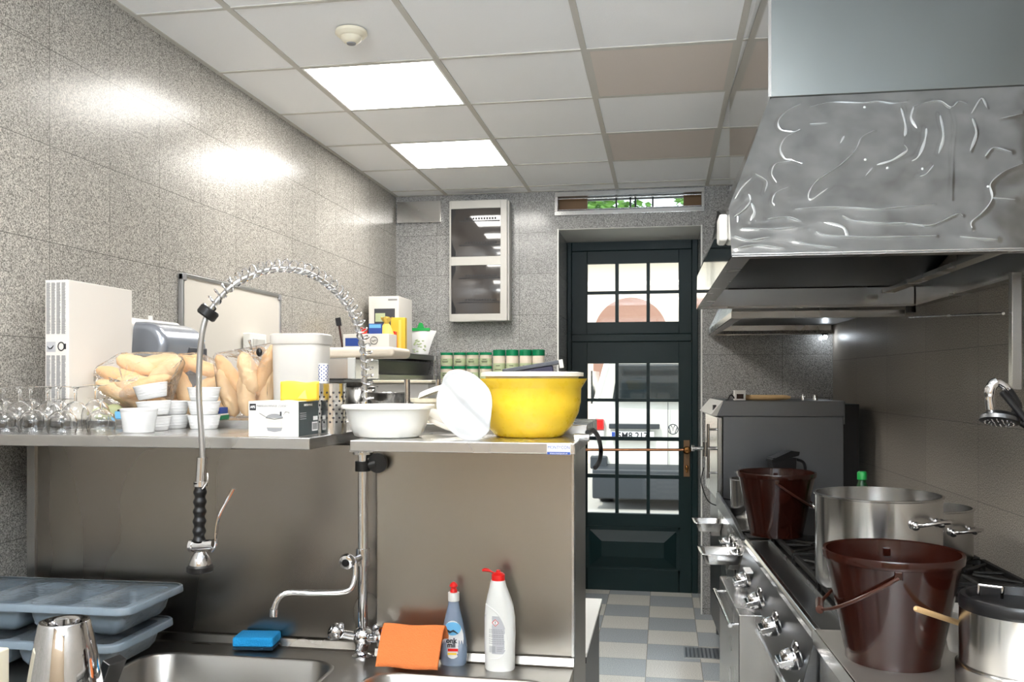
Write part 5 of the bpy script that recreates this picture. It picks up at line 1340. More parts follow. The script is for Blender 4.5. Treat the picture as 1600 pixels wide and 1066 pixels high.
# ------------------------------------------------------------------ cutlery trays, cooler, board on the worktop
def cutlery_tray(loc, label, rotz=0):
    t = thing('cutlery_tray', label, 'tray', loc, rotz, 'grey-blue cutlery trays on the worktop')
    W2, D2 = 0.29, 0.135
    outer = rrect(-W2, W2, -D2, D2, 0.03, 5)
    cells = []; n = 4; gap = 0.022; cw = (2 * W2 - 0.05 - gap * (n - 1)) / n
    for i in range(n):
        x0 = -W2 + 0.025 + i * (cw + gap)
        cells.append((x0, x0 + cw, -D2 + 0.022, D2 - 0.022))
    bm = bmesh.new(); es = []
    def lp(pts, z):
        vs = [bm.verts.new((p[0], p[1], z)) for p in pts]
        return vs
    o_ = lp(outer, 0.0); es += [bm.edges.new((o_[i], o_[(i + 1) % len(o_)])) for i in range(len(o_))]
    for c in cells:
        l = lp(rrect(*c, 0.02, 4), 0.0); es += [bm.edges.new((l[i], l[(i + 1) % len(l)])) for i in range(len(l))]
    bmesh.ops.triangle_fill(bm, use_beauty=True, use_dissolve=False, edges=es)
    me = bpy.data.meshes.new('rim_plate'); bm.to_mesh(me); bm.free(); me.materials.append(M['tray_blue'])
    rp = bpy.data.objects.new('rim_plate', me); C.objects.link(rp); rp.parent = t
    md = rp.modifiers.new('t', 'SOLIDIFY'); md.thickness = 0.004; md.offset = 1
    b = B(); loft(b, [[(q[0], q[1], z) for q in rrect(-W2 - e, W2 + e, -D2 - e, D2 + e, 0.03 + e, 5)] for z, e in ((0.004, -0.002), (0.0055, 0.003), (0.002, 0.007), (-0.012, 0.008), (-0.012, 0.0045), (0.001, 0.002), (0.0, -0.002))], cap0=False, cap1=False)
    b.build('rolled_rim', 'tray_blue', t, angle=60)
    for c in cells:
        b = B(); cx, hw = (c[0] + c[1]) / 2, (c[1] - c[0]) / 2
        rings = []
        for z, s_, sy in ((0, 1, 1), (-0.03, 0.97, 0.97), (-0.05, 0.88, 0.93), (-0.065, 0.68, 0.86), (-0.074, 0.35, 0.75)):
            rings.append([(cx + (q[0] - cx) * s_, q[1] * sy, z) for q in rrect(*c, 0.02, 4)])
        loft(b, rings, cap0=False, cap1=True)
        b.build('compartment', 'tray_blue', t, solid=0.003, angle=60)
    fl = B(); fl.grid(lambda u_, v_: ((-W2 - 0.004) + (2 * W2 + 0.008) * u_, (-D2 - 0.004) + (2 * D2 + 0.008) * v_, 0.010 + 0.0035 * math.sin(17 * u_ + 5 * v_) * math.sin(13 * v_ + 3 * u_)), 40, 24)
    fl.grid(lambda u_, v_: (W2 + 0.012 - 0.05 * v_ + 0.004 * math.sin(31 * u_), -D2 + 2 * D2 * u_, 0.008 - 0.072 * v_), 20, 6)
    fl.grid(lambda u_, v_: (W2 + 0.012 - 0.14 * u_, -D2 - 0.010 + 0.03 * v_ + 0.003 * math.sin(40 * u_), 0.008 - 0.07 * v_), 16, 6)
    fl.build('film_cover', 'cling', t)
    return t
xc = -1.285 - 0.29
t1 = cutlery_tray((xc + 0.012, 2.065, ZT + 0.167), 'upper film-covered grey-blue cutlery tray, resting on the other one', 0.02)
t2 = cutlery_tray((xc - 0.006, 2.045, ZT + 0.082), 'lower grey-blue cutlery tray standing on the steel worktop', 0.015)
tt = at(101, 970, Y=1.66)
kk = tt.y / 0.905 / F
wc_ = thing('steel_jug', 'tapered mirror steel cooler standing in front of the cutlery trays', 'cooler', (tt.x, 1.66, ZT + 0.0005))
hj = tt.z - ZT
r1_, r2_ = 37 * kk, 57 * kk
B().lathe([(0, 0.0), (r2_ * 0.92, 0.0), (r2_, 0.01), (r2_ * 0.99, hj * 0.35), (r1_ * 1.28, hj * 0.70), (r1_ * 1.02, hj * 0.985), (r1_ * 0.98, hj), (r1_ * 0.85, hj * 0.998), (r1_ * 0.66, hj * 0.975), (r1_ * 0.62, hj * 0.90), (0, hj * 0.88)], 48).build('shell', 'chrome', wc_, angle=45)
sl = B()
sl.box(-0.008, 0.008, -r2_ - 0.003, -r2_ + 0.006, 0.02, 0.10); sl.build('handle_lug', 'chrome', wc_, bevel=0.004)
wb2 = thing('white_board', 'white plastic block cut off by the left picture edge, beside the steel cooler', 'block', (XatY(-26, 1.62), 1.62, ZT + 0.0005))
B().box(-0.04, 0.037, -0.03, 0.03, 0.012, 0.16).build('block_body', 'cream_plastic', wb2, bevel=0.004)
B().box(-0.05, 0.047, -0.035, 0.035, 0, 0.012).build('block_foot', 'cream_plastic', wb2, bevel=0.004)
wb2.name = 'plastic_block'
kb = thing('steel_bar', 'slanted flat steel bar leaning between the cooler and the sink', 'bar', tuple(at(176, 1062, Y=1.80)), 0, rot=(0, 0.42, -0.2))
kb.location.z = ZT + 0.002
kb.location.x = XatY(168, 1.80); kb.location.y = 1.80
B().box(-0.011, 0.011, -0.05, 0.0, 0.0, 0.115).build('bar_body', 'steel_dark', kb, bevel=0.002)

# ------------------------------------------------------------------ extractor hood (near)
h0_ = at(1143, 400, z=CH + 0.346)
hood = thing('extractor_hood', 'large near steel extractor hood with painted highlights, hanging over the stove', 'extractor hood', (h0_.x, h0_.y, CH + 0.346), 0.015)
HW, HL, LP_, HT = 1.03, 1.84, 0.151, 0.522          # width, length, lip height, height up to the duct
DXa, DYa, DYb = 0.14, 0.28, 1.66
c_, s_ = math.cos(0.015), math.sin(0.015)
def yfront(z): return DYa * z / HT
def xleft(z): return 0.0 if z <= LP_ else DXa * (z - LP_) / (HT - LP_)
# painted highlights: shallow ridges in the front sheet with pale strips over them
def hp(rx, ry):
    """photo-crop coordinates of a mark -> (x, z) on the slanted front sheet"""
    u, v = 1080 + rx * 0.394, ry * 0.394
    t = (u - 800) / F
    d_ = Vector((t * cs - sn, t * sn + cs, (HZ - v) / F))
    o_ = Vector((0, 0, CH)) - Vector(hood.location)
    inv = lambda q: Vector((q.x * c_ + q.y * s_, -q.x * s_ + q.y * c_, q.z))
    o2, d2 = inv(o_), inv(d_)
    n_ = Vector((0, HT, -DYa))                       # plane y*HT - z*DYa = 0
    k = -(o2.dot(n_)) / d2.dot(n_)
    q = o2 + d2 * k
    return (q.x, q.z)
marks = [[(435, 412), (380, 440), (345, 480), (352, 515), (400, 525), (432, 515)], [(432, 515), (375, 545), (352, 590), (368, 630), (400, 638), (435, 650)],
         [(395, 640), (335, 650), (318, 690), (338, 728)], [(385, 742), (335, 765), (320, 800), (330, 818)], [(725, 518), (675, 545), (650, 595), (590, 655), (500, 715), (465, 765), (470, 795), (505, 775), (560, 735)],
         [(605, 540), (590, 570)], [(845, 575), (855, 600), (800, 635), (735, 655)], [(718, 665), (690, 698)], [(932, 510), (925, 560), (900, 620), (870, 640)],
         [(470, 425), (560, 405), (680, 408), (740, 402), (800, 410), (855, 405)], [(875, 425), (920, 410), (985, 400), (1030, 425), (1060, 402), (1095, 412)], [(1110, 450), (1150, 390), (1172, 430)],
         [(1030, 430), (1045, 500), (1035, 600), (1030, 790)], [(410, 830), (500, 822), (620, 822), (730, 830), (840, 820), (960, 810)], [(600, 855), (650, 875), (760, 885), (850, 885), (950, 893), (1050, 850), (1075, 855)],
         [(498, 918), (540, 932), (700, 940), (850, 938), (970, 935)], [(410, 955), (480, 970), (580, 982)], [(1315, 648), (1240, 680), (1185, 730), (1190, 790), (1150, 845), (1110, 880), (1112, 905)],
         [(1195, 785), (1285, 792)], [(1065, 938), (1140, 945), (1215, 950)], [(240, 805), (252, 845), (235, 880)], [(200, 905), (330, 908), (420, 900)], [(830, 420), (850, 500), (845, 560)], [(960, 655), (930, 690), (905, 700)],
         [(985, 450), (1000, 540), (980, 610)], [(1165, 620), (1200, 585), (1270, 603)], [(470, 492), (540, 488)], [(1220, 472), (1315, 450)], [(880, 425), (870, 470), (895, 510)], [(1115, 470), (1130, 530), (1105, 600)],
         [(172, 790), (200, 745), (240, 705)], [(170, 860), (205, 835), (232, 800), (225, 770)], [(172, 935), (230, 952), (310, 940)], [(180, 985), (260, 972), (370, 985)], [(255, 690), (300, 720), (290, 770)], [(300, 870), (380, 860), (440, 880)], [(620, 940), (600, 900), (520, 880)]]
nx, nz = 300, 170
Zg, Xg = np.meshgrid(np.linspace(0, 1, nz), np.linspace(0, 1, nx), indexing='ij')
zz = Zg * HT
xl = np.where(zz <= LP_, 0.0, DXa * (zz - LP_) / (HT - LP_))
xx = xl + (HW - xl) * Xg
disp_ = np.zeros_like(xx)
for mk in marks:
    pts = [hp(*p) for p in mk]
    sp_ = [(p.x, p.y) for p in spline([(a, b_, 0) for a, b_ in pts], 4)]
    dm = np.full_like(xx, 9.0)
    for (x0, z0), (x1, z1) in zip(sp_[:-1], sp_[1:]):
        vx, vz = x1 - x0, z1 - z0; l2 = vx * vx + vz * vz + 1e-9
        t = np.clip(((xx - x0) * vx + (zz - z0) * vz) / l2, 0, 1)
        dm = np.minimum(dm, np.hypot(xx - x0 - t * vx, zz - z0 - t * vz))
    disp_ = np.maximum(disp_, 0.0018 * np.exp(-(dm / 0.0070) ** 2))
disp_ += 0.0012 * (np.sin(xx * 23 + 3 * np.sin(zz * 17)) * np.sin(zz * 31 + 2 * np.sin(xx * 19)))
yy = DYa * zz / HT - disp_ * (np.minimum(1, np.minimum(Zg, 1 - Zg) * 25))
b = B()
vs = np.stack([xx, yy, zz], -1).reshape(-1, 3)
b.v = [Vector(p) for p in vs.tolist()]
b.f = [(j * nx + i, j * nx + i + 1, (j + 1) * nx + i + 1, (j + 1) * nx + i) for j in range(nz - 1) for i in range(nx - 1)]; b.m = [0] * len(b.f)
o = b.build('front_sheet', 'steel_hood', hood, angle=80)
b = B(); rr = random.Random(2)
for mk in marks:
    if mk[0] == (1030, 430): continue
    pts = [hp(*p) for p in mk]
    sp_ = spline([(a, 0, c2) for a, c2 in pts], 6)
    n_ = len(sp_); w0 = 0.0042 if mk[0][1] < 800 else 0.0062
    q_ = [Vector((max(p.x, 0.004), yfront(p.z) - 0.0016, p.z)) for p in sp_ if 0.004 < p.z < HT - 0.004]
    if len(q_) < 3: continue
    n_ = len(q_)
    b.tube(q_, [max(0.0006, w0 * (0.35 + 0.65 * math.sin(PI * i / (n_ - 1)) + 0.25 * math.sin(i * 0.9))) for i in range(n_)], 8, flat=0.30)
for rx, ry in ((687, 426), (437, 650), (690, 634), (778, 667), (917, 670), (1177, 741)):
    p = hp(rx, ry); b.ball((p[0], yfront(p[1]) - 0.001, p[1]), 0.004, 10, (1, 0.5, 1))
tag(b.build('painted_highlights', 'highlight', hood, angle=80), kind='stuff')  # bright light curves painted as pale strips on the sheet
b = B()
yb0, yb1 = HL, HL - (HL - DYb)
Lz = [(0, 0.0, HL), (LP_, yfront(LP_), HL - (HL - DYb) * LP_ / HT), (HT, DYa, DYb)]
b.add([(0, Lz[0][1], 0), (0, Lz[0][2], 0), (0, Lz[1][2], LP_), (0, Lz[1][1], LP_)], [(0, 1, 2, 3)])
b.add([(0, Lz[1][1], LP_), (0, Lz[1][2], LP_), (DXa, DYb, HT), (DXa, DYa, HT)], [(0, 1, 2, 3)])
b.build('side_sheet', 'steel_mirror', hood, smooth=False)
b = B()
b.add([(0, HL, 0), (HW, HL, 0), (HW, DYb, HT), (DXa, DYb, HT), (0, Lz[1][2], LP_)], [(0, 1, 2, 3, 4)])
b.add([(HW, 0, 0), (HW, HL, 0), (HW, DYb, HT), (HW, DYa, HT)], [(0, 1, 2, 3)])
b.build('rear_sheet', 'steel', hood, solid=0.002, smooth=False)
b = B().box(DXa, HW, DYa, DYb, HT, ZC - (CH + 0.346) + 0.01)
du = b.build('duct', 'steel_mirror', hood, smooth=False)
B().box(DXa - 0.003, HW, DYa - 0.0035, DYa - 0.0005, HT + 0.001, ZC - (CH + 0.346)).build('duct_front', 'steel_duct', hood, smooth=False)
B().box(DXa - 0.006, DXa + 0.003, DYa - 0.006, DYa - 0.0036, HT, ZC - (CH + 0.346)).build('duct_edge', 'steel_bright', hood, smooth=False)
b = B()                                              # grease channel round the mouth, inner filters
g = 0.055
b.box(0.002, HW, 0.002, g, -0.002, 0.006).box(0.002, HW, HL - g, HL - 0.002, -0.002, 0.006).box(0.002, g, g, HL - g, -0.002, 0.006).box(HW - g, HW, g, HL - g, -0.002, 0.006)
b.build('grease_channel', 'steel', hood)
b = B()
b.box(0.02, 0.023, g, HL - g, 0.006, 0.12).box(g, HW - g, HL - g - 0.01, HL - g - 0.004, 0.006, 0.085).box(HW - g + 0.004, HW - g + 0.008, g, HL - g, 0.006, 0.12)
b.build('inner_skirt', 'steel_bright', hood)
b = B()
b.add([(0.03, 0.12, 0.10), (HW - 0.02, 0.12, 0.10), (HW - 0.02, HL * 0.5, 0.30), (0.03, HL * 0.5, 0.30), (0.03, HL - 0.07, 0.09), (HW - 0.02, HL - 0.07, 0.09)], [(0, 1, 2, 3), (3, 2, 5, 4)])
b.build('filter_bank', 'steel_dark', hood, smooth=False)
B().box(0.80, 0.85, 0.30, HL - 0.2, 0.045, 0.06).build('filter_rail', 'steel', hood)
B().cyl(0.022, -0.03, 0.0, 20, c=(HW - 0.06, HL - 0.03, 0)).build('drain_cock', 'black_plastic', hood)
B().box(HW - 0.118, HW - 0.088, 0.50, 0.53, -0.375, 0.0).build('hanging_bar', 'steel', hood, bevel=0.002)
hb = thing('switch_housing', 'small white plastic housing fixed on the left lip of the near hood', 'housing', tuple(at(1143, 357, X=h0_.x)), 0.015)
hb.location = (h0_.x - 0.0015, h0_.y + 0.16, CH + 0.445)
B().box(-0.026, 0, -0.045, 0.045, -0.040, 0.040).build('housing', 'white_plastic', hb, bevel=0.008)

# far hood
f0 = at(1143, 497, z=CH + 0.303)
hood2 = thing('extractor_hood', 'smaller far extractor hood in the corner behind the near one, with a lit lamp', 'extractor hood', (f0.x, f0.y, CH + 0.303), 0.02)
W2_ = 1.10 - f0.x + 0.02; L2_ = YB - f0.y - 0.03
b = B()
b.add([(0, 0, 0), (W2_, 0, 0), (W2_, 0, 0.03), (0, 0, 0.03), (0, L2_, 0), (0, L2_, 0.03), (0.16, 0.22, 0.40), (W2_, 0.22, 0.40), (0.16, L2_ - 0.05, 0.40), (W2_, L2_, 0.03), (W2_, L2_ - 0.05, 0.40)],
      [(0, 1, 2, 3), (4, 0, 3, 5), (3, 2, 7, 6), (5, 3, 6, 8), (9, 5, 8, 10)])
b.build('canopy', 'steel', hood2, solid=0.003, smooth=False)
B().box(0.16, W2_, 0.22, L2_ - 0.05, 0.40, ZC - CH - 0.303).build('duct', 'steel_duct', hood2, smooth=False)
b = B().box(0.004, W2_, 0.004, 0.05, -0.002, 0.005).box(0.004, 0.05, 0.05, L2_, -0.002, 0.005).box(0.05, W2_, L2_ - 0.05, L2_, -0.002, 0.005)
b.build('grease_channel', 'steel_bright', hood2)
B().box(0.05, W2_, 0.05, L2_ - 0.05, 0.06, 0.066).build('filter_bank', 'steel_dark', hood2, smooth=False)
M['bulb'] = plain('lit_bulb', (255, 255, 255), 0.4, emit=(0.85, 0.93, 1, 1), es=60)
B().ball((W2_ - 0.05, L2_ - 0.07, -0.02), 0.013, 14).build('lamp_bulb', 'bulb', hood2)
B().cyl(0.02, -0.008, 0.004, 16, c=(W2_ - 0.05, L2_ - 0.07, 0)).build('lamp_socket', 'black_plastic', hood2)
ra, rb_ = at(1421, 496, Y=4.42), at(1568, 490, Y=3.02)
rl = thing('gas_pipe', 'thin steel pipe running along the right wall under the near hood', 'pipe', tuple(ra))
B().rod((0, 0, 0), rb_ - ra, 0.0045).build('pipe', 'steel', rl)

# ------------------------------------------------------------------ cooking line
ZK = CH - 0.67
def rthing(name, label, cat, x, y, z=0, group=None): return thing(name, label, cat, tuple(R(x, y, z)), RA, group)
XF = -0.855
WK = 0.845
# neutral worktop, nearest
nt_ = rthing('steel_cabinet', 'plain steel cabinet with a flat top carrying the near brown bucket', 'cabinet', XF, -4.95)
Ln = 4.95 - 3.56
B().box(0, WK, 0, Ln, ZK - 0.04, ZK).build('worktop', 'steel_top', nt_, bevel=0.003)
B().box(-0.004, 0.0, 0, Ln, ZK - 0.041, ZK + 0.001).build('edge_strip', 'steel_bright', nt_)
B().box(0.03, WK, 0, Ln, 0.12, ZK - 0.04).build('carcass', 'steel_dark', nt_, bevel=0.002)
B().box(0.01, 0.03, 0.02, Ln - 0.02, 0.14, ZK - 0.06).build('door', 'steel', nt_, bevel=0.003)
for x in (0.08, WK - 0.08):
    for y in (0.08, Ln - 0.08): B().cyl(0.02, 0, 0.12, 14, c=(x, y, 0)).build('foot', 'steel_dark', nt_)
# gas stove
LS = 1.36
stv = rthing('gas_stove', 'steel gas stove with chrome knobs and cast iron grates under the big pots', 'stove', XF, -3.557)
B().box(0.0, WK, 0, LS, ZK - 0.03, ZK - 0.012).build('hob_plate', 'iron', stv, bevel=0.002)
b = B(); b.prism([(-0.006, ZK - 0.03), (-0.006, ZK - 0.008), (0.002, ZK), (0.016, ZK + 0.001), (0.022, ZK - 0.012), (0.022, ZK - 0.03)], 0, LS)
b.build('front_rail', 'steel_bright', stv, bevel=0.003)
B().box(0.022, 0.095, 0.002, LS - 0.002, ZK - 0.012, ZK - 0.007).build('front_ledge', 'steel_dark', stv, bevel=0.001)
B().box(0.095, 0.099, 0.002, LS - 0.002, ZK - 0.012, ZK + 0.008).build('burner_well_edge', 'steel', stv)
for i in range(3):
    for j in range(2):
        cx, cy = 0.27 + 0.34 * j, 0.24 + i * 0.44
        B().lathe([(0, 0), (0.06, 0), (0.065, 0.012), (0.045, 0.02), (0.03, 0.026), (0, 0.026)], 24, c=(cx, cy, ZK - 0.012)).build('burner', 'iron', stv)
        q = B()
        q.box(cx - 0.16, cx + 0.16, cy - 0.205, cy - 0.19, ZK + 0.012, ZK + 0.03).box(cx - 0.16, cx + 0.16, cy + 0.19, cy + 0.205, ZK + 0.012, ZK + 0.03)
        q.box(cx - 0.16, cx - 0.145, cy - 0.19, cy + 0.19, ZK + 0.012, ZK + 0.03).box(cx + 0.145, cx + 0.16, cy - 0.19, cy + 0.19, ZK + 0.012, ZK + 0.03)
        for a in range(8):
            an = a * PI / 4 + 0.001
            r2 = 0.15 / max(abs(math.cos(an)), abs(math.sin(an)) * 0.79)
            q.rod((cx + 0.05 * math.cos(an), cy + 0.05 * math.sin(an), ZK + 0.022), (cx + r2 * math.cos(an) * 0.98, cy + r2 * math.sin(an) * 0.98, ZK + 0.022), 0.007, 6)
        for sx in (-0.15, 0.15):
            for sy in (-0.19, 0.19): q.box(cx + sx - 0.008, cx + sx + 0.008, cy + sy - 0.008, cy + sy + 0.008, ZK - 0.012, ZK + 0.014)
        q.build('grate', 'iron', stv, bevel=0.002)
b = B(); b.prism([(0.0, ZK - 0.031), (-0.045, ZK - 0.205), (-0.035, ZK - 0.215), (0.04, ZK - 0.215), (0.04, ZK - 0.031)], 0, LS)
b.build('control_panel', 'steel_dark', stv, bevel=0.002)
B().box(-0.052, -0.044, 0, LS, ZK - 0.215, ZK - 0.203).build('panel_edge', 'steel_bright', stv)
def knob(parent, x, y, z, tilt, s=1.0):
    T = Matrix.Translation((x, y, z)) @ Matrix.Rotation(-PI / 2 - tilt, 4, 'Y') @ Matrix.Scale(s, 4)
    o = B().lathe([(0, 0), (0.040, 0), (0.042, 0.004), (0.034, 0.010), (0.030, 0.013), (0, 0.013)], 28, T=T).build('knob_bezel', 'chrome', parent)
    q = B().lathe([(0, 0.012), (0.026, 0.012), (0.028, 0.018), (0.024, 0.040), (0.018, 0.046), (0, 0.047)], 16, T=T)
    q.box(-0.007, 0.007, -0.030, 0.030, 0.02, 0.056, T=T)
    q.build('knob_grip', 'chrome', o, bevel=0.002)
def panel_x(z): return -0.045 * (ZK - 0.031 - z) / 0.174
for k, y in enumerate((0.09, 0.42, 0.75, 1.08)):
    z = ZK - 0.105; knob(stv, panel_x(z), y, z, 0.25, 1.15)
    z = ZK - 0.150; knob(stv, panel_x(z), y + 0.085, z + 0.008, 0.25, 0.75)
B().box(-0.047, -0.020, 0.985, 1.075, ZK - 0.066, ZK - 0.060, T=Matrix.Translation((0, 0, 0))).build('white_tag', 'print_white', stv)
tg = [o for o in bpy.data.objects if o.name.startswith('white_tag')][0]; tg['label'] = 'white paper tag'
q = B(); zc = ZK - 0.17
q.add([(panel_x(zc + dz_) - 0.0012, -0.0 + 0.03 + dy_, zc + dz_) for dy_, dz_ in ((-0.024, 0), (0, -0.024), (0.024, 0), (0, 0.024))], [(0, 1, 2, 3)])
dm_ = q.build('warning_sticker', 'print_white', stv, smooth=False)
q = B(); q.add([(panel_x(zc + dz_) - 0.0016, 0.03 + dy_, zc + dz_) for dy_, dz_ in ((-0.004, -0.006), (0.004, -0.006), (0.002, 0.010), (-0.002, 0.010))], [(0, 1, 2, 3)])
q.build('warning_mark', 'print_dark', dm_, smooth=False)
B().box(0.04, WK, 0, LS, 0.14, ZK - 0.03).build('carcass', 'steel_dark', stv, bevel=0.002)
B().box(0.02, 0.04, 0.02, LS * 0.5 - 0.01, 0.16, ZK - 0.24).build('oven_door', 'steel', stv, bevel=0.003)
B().box(-0.11, 0.04, LS * 0.5 + 0.02, LS - 0.04, 0.16, CH - 0.82).build('oven_door', 'steel', stv, bevel=0.004)
o = B().rod((-0.135, LS * 0.5 + 0.06, CH - 0.87), (-0.135, LS - 0.08, CH - 0.87), 0.008)
for y in (LS * 0.5 + 0.08, LS - 0.10): o.rod((-0.135, y, CH - 0.87), (-0.105, y, CH - 0.87), 0.006)
o.build('door_handle', 'chrome', [q for q in bpy.data.objects if q.name.startswith('oven_door')][-1])
for x in (0.10, WK - 0.08):
    for y in (0.08, LS - 0.08): B().cyl(0.02, 0, 0.14, 14, c=(x, y, 0)).build('foot', 'steel_dark', stv)
# griddle unit
y0g = -3.557 + LS + 0.003; LG = 1.08
gr_ = rthing('griddle', 'steel griddle unit with a raised rim between stove and combi oven', 'griddle', XF, y0g)
B().box(0.0, WK, 0, LG, ZK - 0.20, ZK - 0.012).build('top_unit', 'steel', gr_, bevel=0.003)
b = B(); b.prism([(0.02, ZK - 0.012), (LG - 0.02, ZK - 0.012), (LG - 0.02, ZK + 0.065), (0.35, ZK + 0.035), (0.02, ZK + 0.0)], -0.012, 0.004, 'x')
b.build('splash_rim', 'steel_dark', gr_, bevel=0.002)
B().box(0.02, WK - 0.1, 0.06, LG - 0.1, ZK - 0.012, ZK - 0.004).build('griddle_plate', 'iron', gr_, bevel=0.002)
B().box(0.006, 0.13, 0.18, 0.60, ZK + 0.0, ZK + 0.010).build('light_cover', 'steel_bright', gr_, bevel=0.003)
for y in (0.16, 0.30, 0.46): knob(gr_, -0.001, y, ZK - 0.10, 0.0, 1.0)
B().box(0.04, WK, 0.0, LG, 0.14, ZK - 0.20).build('carcass', 'steel_dark', gr_, bevel=0.002)
B().box(0.015, 0.04, 0.03, LG - 0.03, 0.16, ZK - 0.22).build('cabinet_door', 'steel', gr_, bevel=0.003)
for x in (0.06, WK - 0.08):
    for y in (0.08, LG - 0.08): B().cyl(0.02, 0, 0.14, 14, c=(x, y, 0)).build('foot', 'steel_dark', gr_)
def hooked_tray(y, x, label):
    t = rthing('drip_tray', label, 'tray', XF, y, CH - 0.745, 'drip trays hooked to the cooker front')
    rings = [[(q[0], q[1], z) for q in rrect(-x - e, 0.004 + e, -0.09 - e, 0.09 + e, 0.02, 4)] for z, e in ((0.0, 0.012), (0.0, 0.0), (-0.002, 0.0), (-0.045, -0.012))]
    b = B(); loft(b, rings, cap0=False, cap1=True); b.build('pan', 'steel_bright', t, solid=0.002)
    B().box(-x * 0.4, -0.004, -0.03, 0.03, -0.075, -0.048).build('bracket', 'steel', t, bevel=0.002)
    return t
t1 = hooked_tray(y0g + 0.02 + 0.10, 0.17, 'square steel drip tray hooked on the cooking line, the nearer and lower one')
t2 = hooked_tray(y0g + LG - 0.12, 0.13, 'square steel drip tray hooked on the cooking line, the far one beside the oven')
tn = rthing('tongs', 'thin steel tool with a black grip hanging below the nearer drip tray', 'tongs', XF - 0.03, y0g + 0.10, CH - 0.82)
B().rod((0, 0, 0), (0, 0, -0.15), 0.004).rod((-0.02, 0, 0.0), (0.02, 0, 0.0), 0.003).build('rod', 'chrome', tn)
B().box(-0.022, 0.012, -0.012, 0.012, -0.235, -0.15).build('grip', 'black_plastic', tn, bevel=0.004)

# combi oven on its stand
yo = -1.085
ov = rthing('combi_oven', 'tall grey steel combi oven at the far end of the cooking line', 'oven', XF, yo)
zt3 = CH - 0.11; LO = 0.72; WO = 0.665
B().box(0.03, WO, 0, LO, CH - 0.70, zt3 - 0.085).build('housing', 'steel_dark', ov, bevel=0.003)
b = B(); b.prism([(0.035, zt3), (WO + 0.006, zt3), (WO + 0.006, zt3 - 0.125), (WO - 0.001, zt3 - 0.125), (WO - 0.001, zt3 - 0.084), (0.0, zt3 - 0.084)], -0.008, LO, 'y')
b.build('top_cover', 'steel_dark', ov, bevel=0.002)
b = B(); b.prism([(0.028, zt3 + 0.001), (-0.035, zt3 - 0.075), (-0.03, zt3 - 0.082), (-0.002, zt3 - 0.084), (0.033, zt3 - 0.002)], -0.002, LO - 0.01, 'y')
cp2 = b.build('control_fascia', 'panel_grey', ov, bevel=0.002)
B().box(-0.018, -0.0, 0.06, 0.10, zt3 - 0.055, zt3 - 0.025).build('switch', 'black_plastic', cp2)
B().box(0.0, 0.028, 0.0, LO - 0.01, CH - 0.66, zt3 - 0.09).build('oven_door', 'steel', ov, bevel=0.006)
b = B().rod((-0.045, 0.05, CH - 0.24), (-0.045, 0.05, CH - 0.54), 0.009)
for z in (CH - 0.27, CH - 0.51): b.rod((-0.045, 0.05, z), (0.004, 0.05, z), 0.007)
dh = b.build('door_handle', 'chrome', ov)
b = B().rod((-0.125, 0.05, CH - 0.375), (0.0, 0.05, CH - 0.375), 0.010).cyl(0.016, CH - 0.42, CH - 0.34, 14, c=(-0.06, 0.05, 0)).rod((-0.135, 0.05, CH - 0.375), (-0.12, 0.05, CH - 0.375), 0.018)
b.build('latch', 'steel_bright', ov)
B().tube(spline([(-0.07, 0.03, CH - 0.48), (-0.085, 0.02, CH - 0.56), (-0.05, 0.02, CH - 0.66), (0.005, 0.02, CH - 0.69)], 6), 0.003, 6).build('cable', 'black_rubber', ov)
B().box(0.03, WO, 0.0, LO, 0.12, CH - 0.70).build('stand', 'steel_dark', ov, bevel=0.002)
for x in (0.08, WO - 0.06):
    for y in (0.06, LO - 0.06): B().cyl(0.02, 0, 0.12, 14, c=(x, y, 0)).build('foot', 'steel_dark', ov)
dk = rthing('filler_cabinet', 'dark narrow steel panel between the combi oven and the right wall', 'panel', XF + WO + 0.012, yo + 0.12)
B().box(0.0, 0.10, 0.0, 0.5, 0.0, CH - 0.13).build('panel_body', 'black_plastic', dk, bevel=0.003)
# on the oven
def onoven(u, v=622, y=0.15):
    q = R(XF, yo + y); Y = q.y + 0.0
    p_ = at(u, v, Y=Y); return Vector((p_.x, Y + 0.02, zt3 + 0.001))
a = onoven(1156, y=0.10)
sm = thing('small_carton', 'small printed carton with black wires on top of the combi oven', 'box', tuple(a), 0.1)
B().box(-0.03, 0.03, -0.02, 0.02, 0, 0.055).build('carton_body', 'white_card', sm, bevel=0.001)
B().box(-0.020, 0.018, -0.021, -0.02, 0.008, 0.035).build('carton_print', 'brown', sm, smooth=False)
B().tube(spline([(-0.03, -0.01, 0.01), (-0.05, -0.02, 0.03), (-0.065, -0.01, 0.006), (-0.075, 0.0, 0.003)], 6), 0.004, 6).build('wire', 'black_rubber', sm)
for i, (u, dy, l_, lab) in enumerate([(1192, 0.12, 0.11, 'shorter pale wooden stick lying on the combi oven, at the front'), (1200, 0.20, 0.125, 'longer pale wooden stick lying on the combi oven, behind the other')]):
    a = onoven(u, y=dy)
    ws_ = thing('wooden_stick', lab, 'rolling pin', (a.x, a.y, a.z + 0.0145), 0, 'pale wooden rolling pins on the oven')
    B().tube([(-l_, 0, 0), (-l_ * 0.9, 0, 0), (-l_ * 0.3, 0.0, 0), (l_ * 0.5, 0, 0), (l_ * 0.8, 0, 0), (l_, 0, 0)], [0.010, 0.014, 0.0145, 0.0145, 0.013, 0.007], 14).build('stick', 'wood', ws_)
